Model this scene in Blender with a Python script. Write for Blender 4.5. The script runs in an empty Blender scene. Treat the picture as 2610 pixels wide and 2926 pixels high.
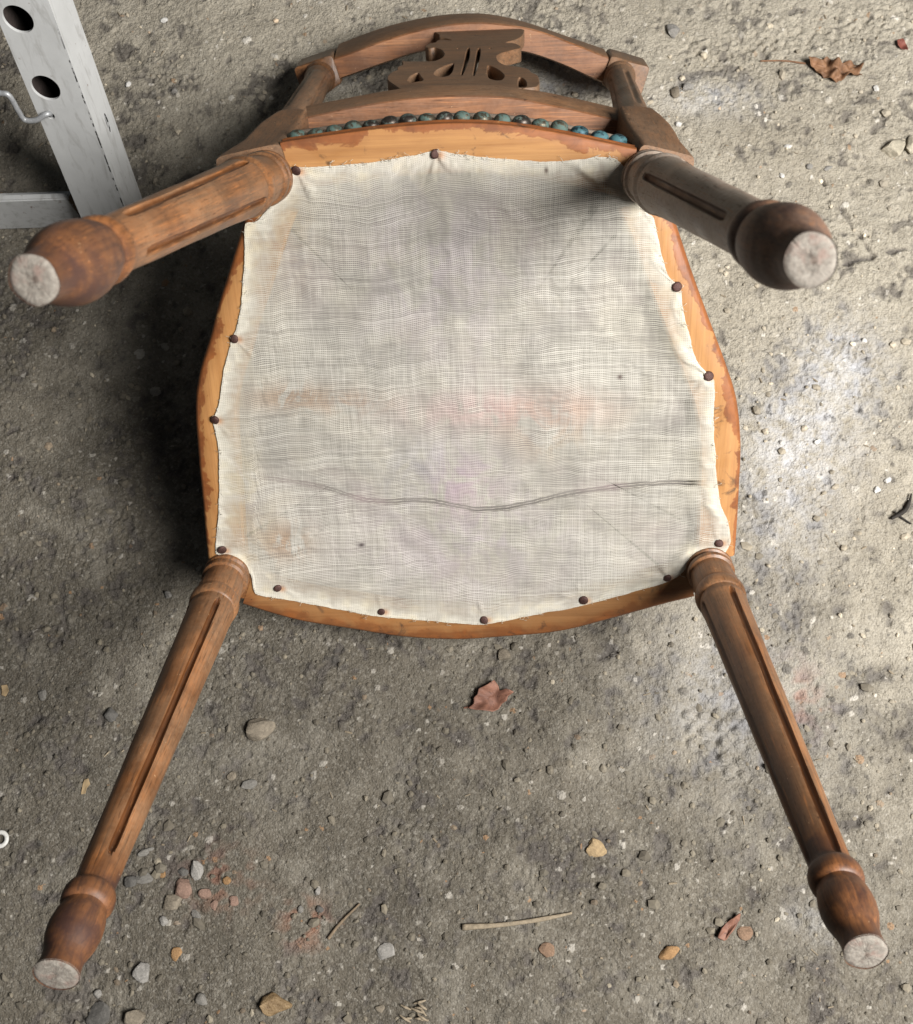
import bpy, bmesh, math, random
import numpy as np
from mathutils import Matrix, Vector

# ------------------------------------------------------------------ camera, world, light
scene = bpy.context.scene
COL = scene.collection
random.seed(7)
RNG = np.random.default_rng(11)

cam_data = bpy.data.cameras.new('camera')
cam = bpy.data.objects.new('camera', cam_data)
COL.objects.link(cam)
cam.matrix_world = Matrix(((0.999072, 0.022316, 0.03685, 0.02726),
                           (-0.011619, 0.963256, -0.268334, -0.20425),
                           (-0.041484, 0.267656, 0.962621, 1.04028),
                           (0, 0, 0, 1)))
cam_data.sensor_fit = 'HORIZONTAL'
cam_data.sensor_width = 36.0
cam_data.lens = 42.54
cam_data.clip_start = 0.02
cam_data.clip_end = 60
cam_data.dof.use_dof = True
cam_data.dof.focus_distance = 0.88
cam_data.dof.aperture_fstop = 19.0
scene.camera = cam

world = bpy.data.worlds.new('World')
scene.world = world
world.use_nodes = True
bg = world.node_tree.nodes['Background']
bg.inputs['Color'].default_value = (0.86, 0.93, 1.0, 1)
bg.inputs['Strength'].default_value = 0.04


def area_lamp(name, loc, target, sx, sy, watts, colour):
    d = bpy.data.lights.new(name, 'AREA')
    d.shape = 'RECTANGLE'
    d.size, d.size_y = sx, sy
    d.energy = watts
    d.color = colour
    o = bpy.data.objects.new(name, d)
    COL.objects.link(o)
    o.location = loc
    o.rotation_euler = (Vector(target) - Vector(loc)).to_track_quat('-Z', 'Y').to_euler()
    return o


# daylight through the open garage door on the right
area_lamp('doorway_light', (1.12, -0.48, 1.64), (0.0, 0.15, 0.1), 0.82, 0.85, 98, (1.0, 0.975, 0.94))

scene.view_settings.view_transform = 'Standard'
scene.view_settings.look = 'None'
scene.view_settings.exposure = 0.08
scene.view_settings.gamma = 1.0

# ------------------------------------------------------------------ helpers


def mesh_object(name, verts, faces, mat=None, parent=None, smooth=True):
    me = bpy.data.meshes.new(name)
    me.from_pydata([tuple(v) for v in verts], [], [tuple(f) for f in faces])
    me.validate()
    if smooth:
        me.polygons.foreach_set('use_smooth', [True] * len(me.polygons))
    me.update()
    o = bpy.data.objects.new(name, me)
    COL.objects.link(o)
    if mat:
        me.materials.append(mat)
    if parent:
        o.parent = parent
    return o


def empty(name, loc=(0, 0, 0)):
    o = bpy.data.objects.new(name, None)
    COL.objects.link(o)
    o.location = loc
    o.empty_display_size = 0.05
    return o


def tag(o, label, cat, group=None):
    o['label'] = label
    o['category'] = cat
    if group:
        o['group'] = group
    return o


def smooth_curve(pts, n):
    """Catmull-Rom through pts, resampled to n points evenly by length."""
    P = np.array(pts, float)
    A = np.vstack([2 * P[0] - P[1], P, 2 * P[-1] - P[-2]])
    out = []
    for i in range(1, len(A) - 2):
        p0, p1, p2, p3 = A[i - 1], A[i], A[i + 1], A[i + 2]
        for t in np.linspace(0, 1, 16, endpoint=False):
            out.append(0.5 * (2 * p1 + (p2 - p0) * t + (2 * p0 - 5 * p1 + 4 * p2 - p3) * t * t
                              + (3 * p1 - p0 - 3 * p2 + p3) * t ** 3))
    out.append(P[-1])
    out = np.array(out)
    s = np.concatenate([[0], np.cumsum(np.linalg.norm(np.diff(out, axis=0), axis=1))])
    q = np.linspace(0, s[-1], n)
    return np.stack([np.interp(q, s, out[:, k]) for k in range(P.shape[1])], 1)


def interp_uv(table, u):
    t = np.array(table)
    return float(np.interp(u, t[:, 0], t[:, 1]))


def grid_faces(nr, nc, wrap=False):
    F = []
    cc = nc if wrap else nc - 1
    for i in range(nr - 1):
        for j in range(cc):
            k = (j + 1) % nc
            F.append((i * nc + j, i * nc + k, (i + 1) * nc + k, (i + 1) * nc + j))
    return F


def fft_noise(ny, nx, step, lo, hi, seed):
    """Band limited random field, wavelengths lo..hi metres, unit deviation."""
    r = np.random.default_rng(seed)
    g = np.fft.rfft2(r.standard_normal((ny, nx)))
    fy = np.fft.fftfreq(ny, step)[:, None]
    fx = np.fft.rfftfreq(nx, step)[None, :]
    k = np.sqrt(fx * fx + fy * fy) + 1e-9
    amp = np.where((k > 1 / hi) & (k < 1 / lo), 1 / k, 0)
    h = np.fft.irfft2(g * amp, s=(ny, nx))
    return h / h.std()


# ------------------------------------------------------------------ materials
class NT:
    def __init__(self, name):
        self.m = bpy.data.materials.new(name)
        self.m.use_nodes = True
        self.t = self.m.node_tree
        self.b = self.t.nodes['Principled BSDF']
        self.out = self.t.nodes['Material Output']

    def n(self, kind, **kw):
        x = self.t.nodes.new(kind)
        for k, v in kw.items():
            if k in x.inputs:
                if hasattr(v, 'is_linked'):
                    self.t.links.new(v, x.inputs[k])
                else:
                    x.inputs[k].default_value = v
            else:
                setattr(x, k, v)
        return x

    def link(self, a, b):
        self.t.links.new(a, b)

    def coords(self, scale=(1, 1, 1), kind='Object'):
        c = self.n('ShaderNodeTexCoord')
        mp = self.n('ShaderNodeMapping')
        self.link(c.outputs[kind], mp.inputs['Vector'])
        mp.inputs['Scale'].default_value = scale
        return mp.outputs[0]

    def noise(self, vec, scale, detail=4, rough=0.55, dist=0.0):
        x = self.n('ShaderNodeTexNoise')
        self.link(vec, x.inputs['Vector'])
        x.inputs['Scale'].default_value = scale
        x.inputs['Detail'].default_value = detail
        x.inputs['Roughness'].default_value = rough
        x.inputs['Distortion'].default_value = dist
        return x.outputs['Fac']

    def ramp(self, fac, stops, interp='LINEAR'):
        r = self.n('ShaderNodeValToRGB')
        self.link(fac, r.inputs[0])
        cr = r.color_ramp
        cr.interpolation = interp
        while len(cr.elements) < len(stops):
            cr.elements.new(0.5)
        for e, (p, c) in zip(cr.elements, stops):
            e.position = p
            if not hasattr(c, '__len__'):
                c = (c, c, c)
            e.color = (*c, 1)
        return r.outputs[0]

    def mix(self, fac, a, b, mode='MIX'):
        x = self.n('ShaderNodeMix', data_type='RGBA', blend_type=mode)
        for s, v in ((0, fac), (6, a), (7, b)):
            if hasattr(v, 'is_linked'):
                self.link(v, x.inputs[s])
            elif s == 0:
                x.inputs[0].default_value = v
            else:
                x.inputs[s].default_value = (*v, 1) if len(v) == 3 else v
        return x.outputs[2]

    def math(self, op, a, b=0.0, c=0.0, clamp=False):
        x = self.n('ShaderNodeMath', operation=op, use_clamp=clamp)
        for i, v in enumerate((a, b, c)):
            if hasattr(v, 'is_linked'):
                self.link(v, x.inputs[i])
            else:
                x.inputs[i].default_value = v
        return x.outputs[0]

    def attr(self, name, out='Fac'):
        x = self.n('ShaderNodeAttribute', attribute_name=name)
        return x.outputs[out]

    def step(self, v, lo, hi):
        x = self.n('ShaderNodeMapRange', interpolation_type='SMOOTHSTEP')
        self.link(v, x.inputs['Value'])
        x.inputs['From Min'].default_value = lo
        x.inputs['From Max'].default_value = hi
        return x.outputs[0]

    def bump(self, h, strength, dist):
        x = self.n('ShaderNodeBump')
        x.inputs['Strength'].default_value = strength
        x.inputs['Distance'].default_value = dist
        self.link(h, x.inputs['Height'])
        self.link(x.outputs[0], self.b.inputs['Normal'])

    def base(self, c):
        if hasattr(c, 'is_linked'):
            self.link(c, self.b.inputs['Base Color'])
        else:
            self.b.inputs['Base Color'].default_value = (*c, 1)

    def rough(self, r):
        if hasattr(r, 'is_linked'):
            self.link(r, self.b.inputs['Roughness'])
        else:
            self.b.inputs['Roughness'].default_value = r


def axis_scale(axis, along, across):
    return {'x': (along, across, across), 'y': (across, along, across), 'z': (across, across, along)}[axis]


def wood_stained(name, axis, dark, light, dust, dust_amount=0.35, rough=(0.38, 0.62), dark_foot=False):
    """Old stained turned wood with grain along an axis, dull dust film, dark knocks and bare nicks."""
    n = NT(name)
    v = n.coords(axis_scale(axis, 6, 90))
    g = n.noise(v, 1.0, 6, 0.6, 0.4)
    v2 = n.coords(axis_scale(axis, 14, 420))
    g2 = n.noise(v2, 1.0, 3, 0.6)
    vb = n.coords()
    blot = n.noise(vb, 22, 4, 0.6, 0.3)
    c = n.ramp(g, [(0.28, dark), (0.7, light)])
    c = n.mix(n.ramp(g2, [(0.36, 0.7), (0.54, 0.0)]), c, tuple(x * 0.4 for x in dark))
    c = n.mix(n.ramp(blot, [(0.36, 0.75), (0.56, 0.0)]), c, tuple(x * 0.5 for x in dark))
    film = n.noise(vb, 9, 5, 0.65, 0.6)
    f = n.math('MULTIPLY', n.ramp(film, [(0.38 - 0.18 * dust_amount, 0.0), (0.66 - 0.12 * dust_amount, 1.0)]), dust_amount)
    speck = n.noise(vb, 380, 2, 0.5)
    f = n.math('MULTIPLY', f, n.ramp(speck, [(0.3, 0.6), (0.7, 1.0)]))
    if dark_foot:                        # flutes take no dust and a darker colour
        fl = n.step(n.attr('flute'), 0.15, 0.6)
        f = n.math('MULTIPLY', f, n.math('SUBTRACT', 1.0, fl))
        sd_ = n.n('ShaderNodeSeparateXYZ')
        n.link(vb, sd_.inputs[0])
        f = n.math('MULTIPLY', f, n.math('SUBTRACT', 1.0, n.math('MULTIPLY', n.step(sd_.outputs[2], 0.335, 0.36), 0.75)))
        c = n.mix(n.math('MULTIPLY', fl, 0.55), c, tuple(x * 0.45 for x in dark))
    c = n.mix(f, c, dust)
    pore = n.noise(n.coords(axis_scale(axis, 55, 900)), 1.0, 2, 0.6)
    c = n.mix(n.ramp(pore, [(0.30, 0.6), (0.40, 0.0)]), c, tuple(x * 0.3 for x in dark))
    nick = n.noise(vb, 210, 2, 0.5, 1.5)
    c = n.mix(n.ramp(nick, [(0.735, 0.0), (0.75, 0.6)]), c, (0.45, 0.29, 0.16))
    scr = n.noise(n.coords(axis_scale(axis, 30, 700)), 1.0, 2, 0.5)
    c = n.mix(n.ramp(scr, [(0.62, 0.0), (0.72, 0.35)]), c, tuple(min(1, x * 1.7) for x in light))
    if dark_foot:                        # old dark finish left on the turned foot, worn through in places
        sp_ = n.n('ShaderNodeSeparateXYZ')
        n.link(vb, sp_.inputs[0])
        w_ = n.noise(vb, 34, 4, 0.6, 0.5)
        zz = n.math('ADD', sp_.outputs[2], n.math('MULTIPLY', n.math('SUBTRACT', w_, 0.5), 0.12))
        c = n.mix(n.math('MULTIPLY', n.step(zz, 0.345, 0.375), n.ramp(n.noise(vb, 45, 4, 0.6, 0.4), [(0.40, 0.85), (0.60, 0.25)])), c, (0.040, 0.019, 0.016))
    knock = n.noise(vb, 75, 3, 0.55)
    c = n.mix(n.ramp(knock, [(0.72, 0.0), (0.76, 0.7)]), c, (0.02, 0.012, 0.008))
    n.base(c)
    r = n.ramp(film, [(0.35, rough[0]), (0.65, rough[1])])
    n.rough(r)
    n.b.inputs['Specular IOR Level'].default_value = 0.42
    n.bump(n.math('ADD', n.math('MULTIPLY', g2, 0.5), n.math('MULTIPLY', blot, 0.9)), 0.22, 0.0012)
    return n.m


def wood_rail(name, axis, edge_lo, edge_hi, wave, b0=(0.30, 0.138, 0.044), b1=(0.45, 0.235, 0.085)):
    """Underside of a seat rail: bare pale wood with stain slopped over its outer edge."""
    n = NT(name)
    g = n.noise(n.coords(axis_scale(axis, 5, 120)), 1.0, 6, 0.6, 0.5)
    g2 = n.noise(n.coords(axis_scale(axis, 16, 500)), 1.0, 3, 0.6)
    vb = n.coords()
    bare = n.ramp(g, [(0.25, b0), (0.75, b1)])
    bare = n.mix(n.ramp(g2, [(0.33, 0.4), (0.55, 0.0)]), bare, (0.27, 0.13, 0.05))
    st = n.ramp(g, [(0.25, (0.17, 0.053, 0.015)), (0.75, (0.31, 0.11, 0.032))])
    st = n.mix(n.ramp(n.noise(vb, 60, 4, 0.6, 0.5), [(0.4, 0.55), (0.6, 0.0)]), st, (0.10, 0.035, 0.014))
    inner = n.attr('inner')
    wob = n.noise(vb, 26, 5, 0.62, 0.8)
    fine = n.noise(n.coords(axis_scale(axis, 60, 220)), 1.0, 4, 0.6)
    e = n.math('ADD', inner, n.math('ADD', n.math('MULTIPLY', n.math('SUBTRACT', wob, 0.5), wave),
                                    n.math('MULTIPLY', n.math('SUBTRACT', fine, 0.5), 0.25)))
    m = n.math('ADD', n.math('MULTIPLY', n.step(e, edge_lo, edge_hi), 0.72), n.math('MULTIPLY', n.step(e, edge_lo - 0.1, edge_hi + 0.35), 0.28))
    c = n.mix(m, st, bare)
    # dark line where the stain dried at its edge
    d = n.math('SUBTRACT', 1.0, n.math('MULTIPLY', n.math('ABSOLUTE', n.math('SUBTRACT', m, 0.35)), 4.0), clamp=True)
    c = n.mix(n.math('MULTIPLY', d, 0.5), c, (0.16, 0.06, 0.02))
    grime = n.noise(vb, 38, 5, 0.7, 1.0)
    c = n.mix(n.ramp(grime, [(0.6, 0.0), (0.7, 0.75)]), c, (0.045, 0.028, 0.018))
    th = n.noise(vb, 160, 2, 0.5)
    c = n.mix(n.ramp(th, [(0.755, 0.0), (0.775, 0.9)]), c, (0.03, 0.02, 0.015))
    n.base(c)
    n.rough(n.ramp(wob, [(0.35, 0.42), (0.65, 0.7)]))
    n.b.inputs['Specular IOR Level'].default_value = 0.4
    n.bump(n.math('ADD', n.math('MULTIPLY', g2, 0.6), n.math('MULTIPLY', m, -0.25)), 0.3, 0.0012)
    return n.m


def plain(name, colour, rough=0.8, scale=60, var=0.4, bump=0.4, dist=0.002, spec=0.3, metal=0.0, second=None):
    n = NT(name)
    v = n.coords()
    a = n.noise(v, scale, 5, 0.62)
    b = n.noise(v, scale * 6, 3, 0.6)
    c = n.ramp(a, [(0.3, tuple(x * (1 - var) for x in colour)), (0.7, second or tuple(min(1, x * (1 + var * 0.6)) for x in colour))])
    c = n.mix(n.ramp(b, [(0.35, 0.4), (0.6, 0.0)]), c, tuple(x * 0.5 for x in colour))
    n.base(c)
    n.rough(rough)
    n.b.inputs['Specular IOR Level'].default_value = spec
    n.b.inputs['Metallic'].default_value = metal
    if bump:
        n.bump(n.math('ADD', a, n.math('MULTIPLY', b, 0.4)), bump, dist)
    return n.m


M = {}
M['leg'] = wood_stained('turned_leg_wood', 'z', (0.11, 0.037, 0.010), (0.27, 0.102, 0.030), (0.31, 0.195, 0.112), 0.5, (0.33, 0.58), True)
M['leg_dusty'] = wood_stained('dusty_leg_wood', 'z', (0.12, 0.045, 0.016), (0.25, 0.11, 0.042), (0.38, 0.325, 0.27), 1.0, (0.42, 0.7), True)
M['back'] = wood_stained('back_wood', 'x', (0.10, 0.042, 0.016), (0.205, 0.092, 0.036), (0.23, 0.155, 0.098), 0.55, (0.45, 0.68))
M['post'] = wood_stained('post_wood', 'z', (0.10, 0.040, 0.014), (0.22, 0.094, 0.034), (0.25, 0.17, 0.11), 0.55, (0.4, 0.65))
M['rail_x'] = wood_rail('rail_wood_cross', 'x', 0.14, 0.20, 1.1)
M['rail_y'] = wood_rail('rail_wood_side', 'y', 0.13, 0.19, 1.0)
M['rail_front'] = wood_rail('rail_wood_front', 'x', -0.05, 0.5, 1.2, (0.165, 0.074, 0.024), (0.28, 0.138, 0.048))
M['tack'] = plain('rusty_tack_iron', (0.075, 0.035, 0.028), 0.6, 900, 0.5, 0.5, 0.0006, 0.5, 0.5)

# ------------------------------------------------------------------ ground
STEP = 0.0015
GX = np.arange(-0.60, 0.58, STEP)
GY = np.arange(-0.45, 0.80, STEP)
NX, NY = len(GX), len(GY)
XX, YY = np.meshgrid(GX, GY)


def blob(x, y, rx, ry, power=1.0):
    return np.exp(-(((XX - x) / rx) ** 2 + ((YY - y) / ry) ** 2) ** power)


def line_dist(pts):
    d = np.full(XX.shape, 9.0)
    for (x0, y0), (x1, y1) in zip(pts[:-1], pts[1:]):
        dx, dy = x1 - x0, y1 - y0
        t = np.clip(((XX - x0) * dx + (YY - y0) * dy) / (dx * dx + dy * dy), 0, 1)
        d = np.minimum(d, np.hypot(XX - x0 - t * dx, YY - y0 - t * dy))
    return d


n_big = fft_noise(NY, NX, STEP, 0.08, 0.6, 1)
n_mid = fft_noise(NY, NX, STEP, 0.02, 0.08, 2)
n_fine = fft_noise(NY, NX, STEP, 0.006, 0.02, 3)
n_grit = fft_noise(NY, NX, STEP, 0.003, 0.008, 4)
n_var = fft_noise(NY, NX, STEP, 0.03, 0.3, 5)
n_var2 = fft_noise(NY, NX, STEP, 0.01, 0.05, 6)

# loose dark earth, with a standing person's shade painted in, lies to the left and near side, hard sandy concrete to the right and far side
soil_shade = 1 / (1 + np.exp(-(-(XX - 0.10) * 5.5 - np.where(YY > 0.16, 8.5, 7.0) * (YY - 0.16) + n_var * 0.55 + n_var2 * 0.2)))
rough_band = np.clip(1 - line_dist([(0.27, 0.615), (0.38, 0.63), (0.60, 0.675)]) / 0.045, 0, 1)
gritty = np.clip(0.55 + 0.35 * n_var + 0.5 * rough_band, 0.1, 1.3)

gr2 = np.clip(0.35 + 0.45 * n_var + 0.6 * rough_band + 0.25 * (XX > 0), 0.12, 1.2)
H = 0.0011 * n_big + 0.00042 * n_mid + 0.00030 * n_fine * (0.35 + gr2)
H += 0.00044 * n_grit * (0.3 + gr2)
H -= rough_band * 0.003 * np.clip(0.5 + 0.6 * n_fine, 0, 2)
H -= 0.0016 * np.clip(n_var2 - 1.5, 0, 1.5)

# cracks
wig = 0.0012 * n_mid
crack_mask = np.zeros_like(H)
for pts, wdt, dep in (([(-0.4133, 0.5879), (-0.4061, 0.5481), (-0.4016, 0.4962)], 0.0016, 0.004),
                      ([(0.3855, 0.4501), (0.3991, 0.4221), (0.4115, 0.3945), (0.43, 0.355)], 0.0014, 0.004),
                      ([(0.3321, 0.3178), (0.4083, 0.3502), (0.4727, 0.3656)], 0.002, 0.003)):
    d = np.abs(line_dist(pts) + wig)
    cm = np.exp(-(d / (wdt * 1.15)) ** 2) * np.clip(0.55 + 0.7 * n_var2, 0, 1)
    H -= dep * 1.2 * cm
    crack_mask = np.maximum(crack_mask, cm)

# print of a studded sole: rows of small raised dots with hollows between
for i in range(4):
    for j in range(5):
        px = 0.204 + i * 0.0145 + j * 0.001 + random.uniform(-.001, .001)
        py = -0.117 - j * 0.0135 - (i % 2) * 0.003 + random.uniform(-.001, .001)
        if (i, j) in ((0, 3), (0, 4), (1, 4)):
            continue
        d = np.hypot(XX - px, YY - py)
        m = d < 0.012
        H[m] += random.uniform(0.0016, 0.0028) * np.exp(-(d[m] / random.uniform(0.0030, 0.0038)) ** 6) - random.uniform(0.0012, 0.0024) * np.exp(-((d[m] - 0.0065) / 0.0018) ** 2)

# grains and chips bedded in the surface
SPECK = np.zeros_like(H)
HUE = np.zeros_like(H)
NG = 26000
gx = RNG.uniform(GX[4], GX[-5], NG)
gy = RNG.uniform(GY[4], GY[-5], NG)
gr = 0.0012 + RNG.exponential(0.00075, NG)
gr = np.clip(gr, 0.0012, 0.0068)
tone = RNG.normal(0, 1, NG)
asp = RNG.uniform(0.6, 1.0, NG)
ang = RNG.uniform(0, math.pi, NG)
hh = RNG.uniform(0.25, 0.75, NG)
hue = RNG.normal(0, 1, NG)
for k in range(NG):
    r = gr[k]
    i0, i1 = int((gx[k] - r - GX[0]) / STEP), int((gx[k] + r - GX[0]) / STEP) + 2
    j0, j1 = int((gy[k] - r - GY[0]) / STEP), int((gy[k] + r - GY[0]) / STEP) + 2
    sx, sy = XX[j0:j1, i0:i1] - gx[k], YY[j0:j1, i0:i1] - gy[k]
    c, s = math.cos(ang[k]), math.sin(ang[k])
    q = ((c * sx + s * sy) / r) ** 2 + ((-s * sx + c * sy) / (r * asp[k])) ** 2
    m = np.clip(1 - q, 0, 1) ** 0.5
    H[j0:j1, i0:i1] += m * r * hh[k] * 0.62
    sel = q < 1.1
    SPECK[j0:j1, i0:i1][sel] = tone[k]
    HUE[j0:j1, i0:i1][sel] = hue[k]

chalk = (blob(0.3858, 0.235, 0.045, 0.05) + 0.9 * blob(0.338, 0.16, 0.055, 0.06) + 0.6 * blob(0.306, 0.085, 0.05, 0.07)
         + 0.75 * blob(0.275, 0.555, 0.05, 0.022) + 0.5 * blob(0.255, -0.10, 0.08, 0.07) + 0.9 * blob(0.117, 0.585, 0.05, 0.02)
         + 0.35 * blob(0.31, -0.30, 0.03, 0.02) + 0.4 * blob(-0.14, 0.60, 0.03, 0.02)) * np.clip(0.75 + 0.25 * n_var2 + 0.18 * n_grit, 0, 1.3)
rust = 0.8 * blob(0.3075, -0.1035, 0.022, 0.03) * np.clip(0.4 + 0.7 * n_var2, 0, 1) \
    + 1.3 * blob(-0.155, -0.30, 0.018, 0.018) * np.clip(0.3 + 0.9 * n_var2, 0, 1) \
    + 0.7 * blob(-0.235, -0.262, 0.03, 0.025) * np.clip(0.2 + 0.8 * n_var2, 0, 1)
oil = np.clip(1.2 * np.clip(n_var2 * 0.6 + n_var * 0.5 - 0.5, 0, 1.5), 0, 1)

X_ALL = np.concatenate([[-8, -4, -2.2, -1.3, -0.9, -0.7], GX, [0.68, 0.9, 1.3, 2.2, 4, 8]])
Y_ALL = np.concatenate([[-8, -4, -2.2, -1.3, -0.8, -0.55], GY, [0.9, 1.1, 1.5, 2.4, 4, 8]])


def pad(a):
    out = np.zeros((len(Y_ALL), len(X_ALL)))
    out[6:6 + NY, 6:6 + NX] = a
    return out


fade = np.clip(np.minimum.reduce([XX - GX[0], GX[-1] - XX, YY - GY[0], GY[-1] - YY]) / 0.02, 0, 1)
H = H - H.mean()
H *= fade
soil_shade_all = np.pad(soil_shade, 6, mode='edge')
HG, SG, HUG = pad(H), pad(SPECK), pad(HUE)
oil = np.maximum(oil, 1.5 * crack_mask)  # cracks get the same dark tint so they stand out
chalk_g, rust_g, oil_crack_g = pad(chalk), pad(rust), pad(oil)
ny, nx = HG.shape
vx, vy = np.meshgrid(X_ALL, Y_ALL)
co = np.stack([vx, vy, HG], -1).reshape(-1, 3)
idx = np.arange(ny * nx).reshape(ny, nx)
quads = np.stack([idx[:-1, :-1], idx[:-1, 1:], idx[1:, 1:], idx[1:, :-1]], -1).reshape(-1, 4)
me = bpy.data.meshes.new('ground')
me.vertices.add(len(co))
me.vertices.foreach_set('co', co.astype(np.float32).ravel())
me.loops.add(quads.size)
me.loops.foreach_set('vertex_index', quads.astype(np.int32).ravel())
me.polygons.add(len(quads))
me.polygons.foreach_set('loop_start', np.arange(0, quads.size, 4, dtype=np.int32))
me.polygons.foreach_set('loop_total', np.full(len(quads), 4, dtype=np.int32))
me.polygons.foreach_set('use_smooth', np.ones(len(quads), dtype=bool))
me.update(calc_edges=True)
for nm, arr in (('soil_shade', soil_shade_all), ('speck', SG), ('hue', HUG), ('chalk', chalk_g), ('rust', rust_g), ('oil', oil_crack_g)):
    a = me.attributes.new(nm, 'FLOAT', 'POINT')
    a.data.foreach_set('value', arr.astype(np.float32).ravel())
ground = bpy.data.objects.new('ground', me)
COL.objects.link(ground)
ground['kind'] = 'structure'


def ground_z(x, y):
    i = min(max(int((x - GX[0]) / STEP), 0), NX - 1)
    j = min(max(int((y - GY[0]) / STEP), 0), NY - 1)
    return float(H[j, i])


def ground_low(x, y, r):
    i0, i1 = max(int((x - r - GX[0]) / STEP), 0), min(int((x + r - GX[0]) / STEP) + 1, NX)
    j0, j1 = max(int((y - r - GY[0]) / STEP), 0), min(int((y + r - GY[0]) / STEP) + 1, NY)
    if i0 >= i1 or j0 >= j1:
        return 0.0
    return float(np.mean(H[j0:j1, i0:i1]))


n = NT('ground_sandy_concrete')
v = n.coords()
big = n.noise(v, 7, 5, 0.6, 0.3)
mid = n.noise(v, 60, 5, 0.65)
fin = n.noise(v, 620, 3, 0.7)
vor = n.n('ShaderNodeTexVoronoi')
n.link(v, vor.inputs['Vector'])
vor.inputs['Scale'].default_value = 430
grain = n.math('MULTIPLY', n.math('SUBTRACT', 0.7, vor.outputs['Distance']), 1.0)
cell = n.n('ShaderNodeSeparateColor')
n.link(vor.outputs['Color'], cell.inputs[0])
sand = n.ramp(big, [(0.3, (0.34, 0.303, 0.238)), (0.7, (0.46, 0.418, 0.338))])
dirt = n.ramp(big, [(0.3, (0.06, 0.052, 0.039)), (0.7, (0.118, 0.103, 0.079))])  # dark earth colour, deepened to paint in the near-side shade
c = n.mix(n.attr('soil_shade'), sand, dirt)
c = n.mix(n.ramp(mid, [(0.35, 0.3), (0.6, 0.0)]), c, (0.14, 0.12, 0.092))
c = n.mix(n.math('MULTIPLY', n.step(cell.outputs[0], 0.55, 1.0), 0.18), c, (0.48, 0.45, 0.39))
c = n.mix(n.math('MULTIPLY', n.step(cell.outputs[1], 0.65, 1.0), 0.30), c, (0.08, 0.07, 0.054))
c = n.mix(n.math('MULTIPLY', n.attr('oil'), 0.6), c, (0.06, 0.052, 0.05))
c = n.mix(n.ramp(fin, [(0.33, 0.42), (0.47, 0.0)]), c, (0.07, 0.06, 0.045))
c = n.mix(n.ramp(n.noise(v, 16, 4, 0.6, 0.8), [(0.50, 0.0), (0.66, 0.16)]), c, (0.40, 0.37, 0.31))
c = n.mix(n.ramp(fin, [(0.60, 0.0), (0.78, 0.45)]), c, (0.52, 0.49, 0.44))
c = n.mix(n.math('MULTIPLY', n.attr('chalk'), 0.46, clamp=True), c, (0.62, 0.63, 0.66))
sp = n.attr('speck')
c = n.mix(n.math('MULTIPLY', n.step(sp, 0.7, 2.2), n.math('SUBTRACT', 0.85, n.math('MULTIPLY', n.attr('soil_shade'), 0.5))), c, (0.66, 0.62, 0.55))
c = n.mix(n.math('MULTIPLY', n.step(sp, -0.6, -2.0), 0.6), c, (0.06, 0.055, 0.05))
hu = n.attr('hue')
c = n.mix(n.math('MULTIPLY', n.step(hu, 1.7, 2.3), 0.55), c, (0.34, 0.19, 0.09))
c = n.mix(n.math('MULTIPLY', n.attr('rust'), 0.5, clamp=True), c, (0.30, 0.115, 0.06))
n.base(c)
n.rough(n.ramp(fin, [(0.3, 0.95), (0.75, 0.6)]))
n.b.inputs['Specular IOR Level'].default_value = 0.35
n.bump(n.math('ADD', n.math('ADD', fin, n.math('MULTIPLY', mid, 0.6)), n.math('MULTIPLY', grain, 0.7)), 0.9, 0.0016)
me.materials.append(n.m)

# ------------------------------------------------------------------ the overturned chair
# local axes: x across the seat, y from the seat front to its back, z out of the seat underside towards the feet
TILT = math.radians(41.9)
chair = empty('overturned_chair', (0, 0, 0.457 * math.cos(TILT) - 0.355 * math.sin(TILT)))
chair.rotation_euler = (TILT, 0, 0)
tag(chair, 'old stained wooden side chair overturned on the ground with muslin covered seat underside', 'chair')

OUT_L = [(-0.1510, 0.3340), (-0.1595, 0.3169), (-0.1715, 0.2897), (-0.181, 0.2684), (-0.1912, 0.2458), (-0.2, 0.2231), (-0.2135, 0.1917), (-0.2211, 0.1622), (-0.2251, 0.1165), (-0.2276, 0.0721), (-0.2304, 0.0272), (-0.2306, 0.012)]
OUT_R = [(0.1560, 0.3280), (0.1634, 0.3125), (0.1698, 0.2985), (0.1842, 0.2612), (0.1998, 0.2236), (0.2155, 0.1863), (0.2263, 0.156), (0.2327, 0.1172), (0.2346, 0.0776), (0.2358, 0.0358), (0.2361, 0.012)]
OUT_F = [(-0.205, -0.0290), (-0.1987, -0.0316), (-0.1576, -0.0469), (-0.1106, -0.0571), (-0.0638, -0.0668), (-0.0133, -0.0712), (0.0342, -0.0689), (0.0818, -0.0645), (0.1283, -0.0521), (0.1746, -0.0378), (0.1966, -0.032), (0.203, -0.030)]
OUT_B = [(-0.127, 0.3700), (-0.1206, 0.3711), (-0.0781, 0.3753), (-0.0379, 0.3785), (0.0012, 0.3796), (0.0408, 0.3769), (0.08, 0.37), (0.1073, 0.3638), (0.1313, 0.3581), (0.137, 0.3568)]


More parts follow.
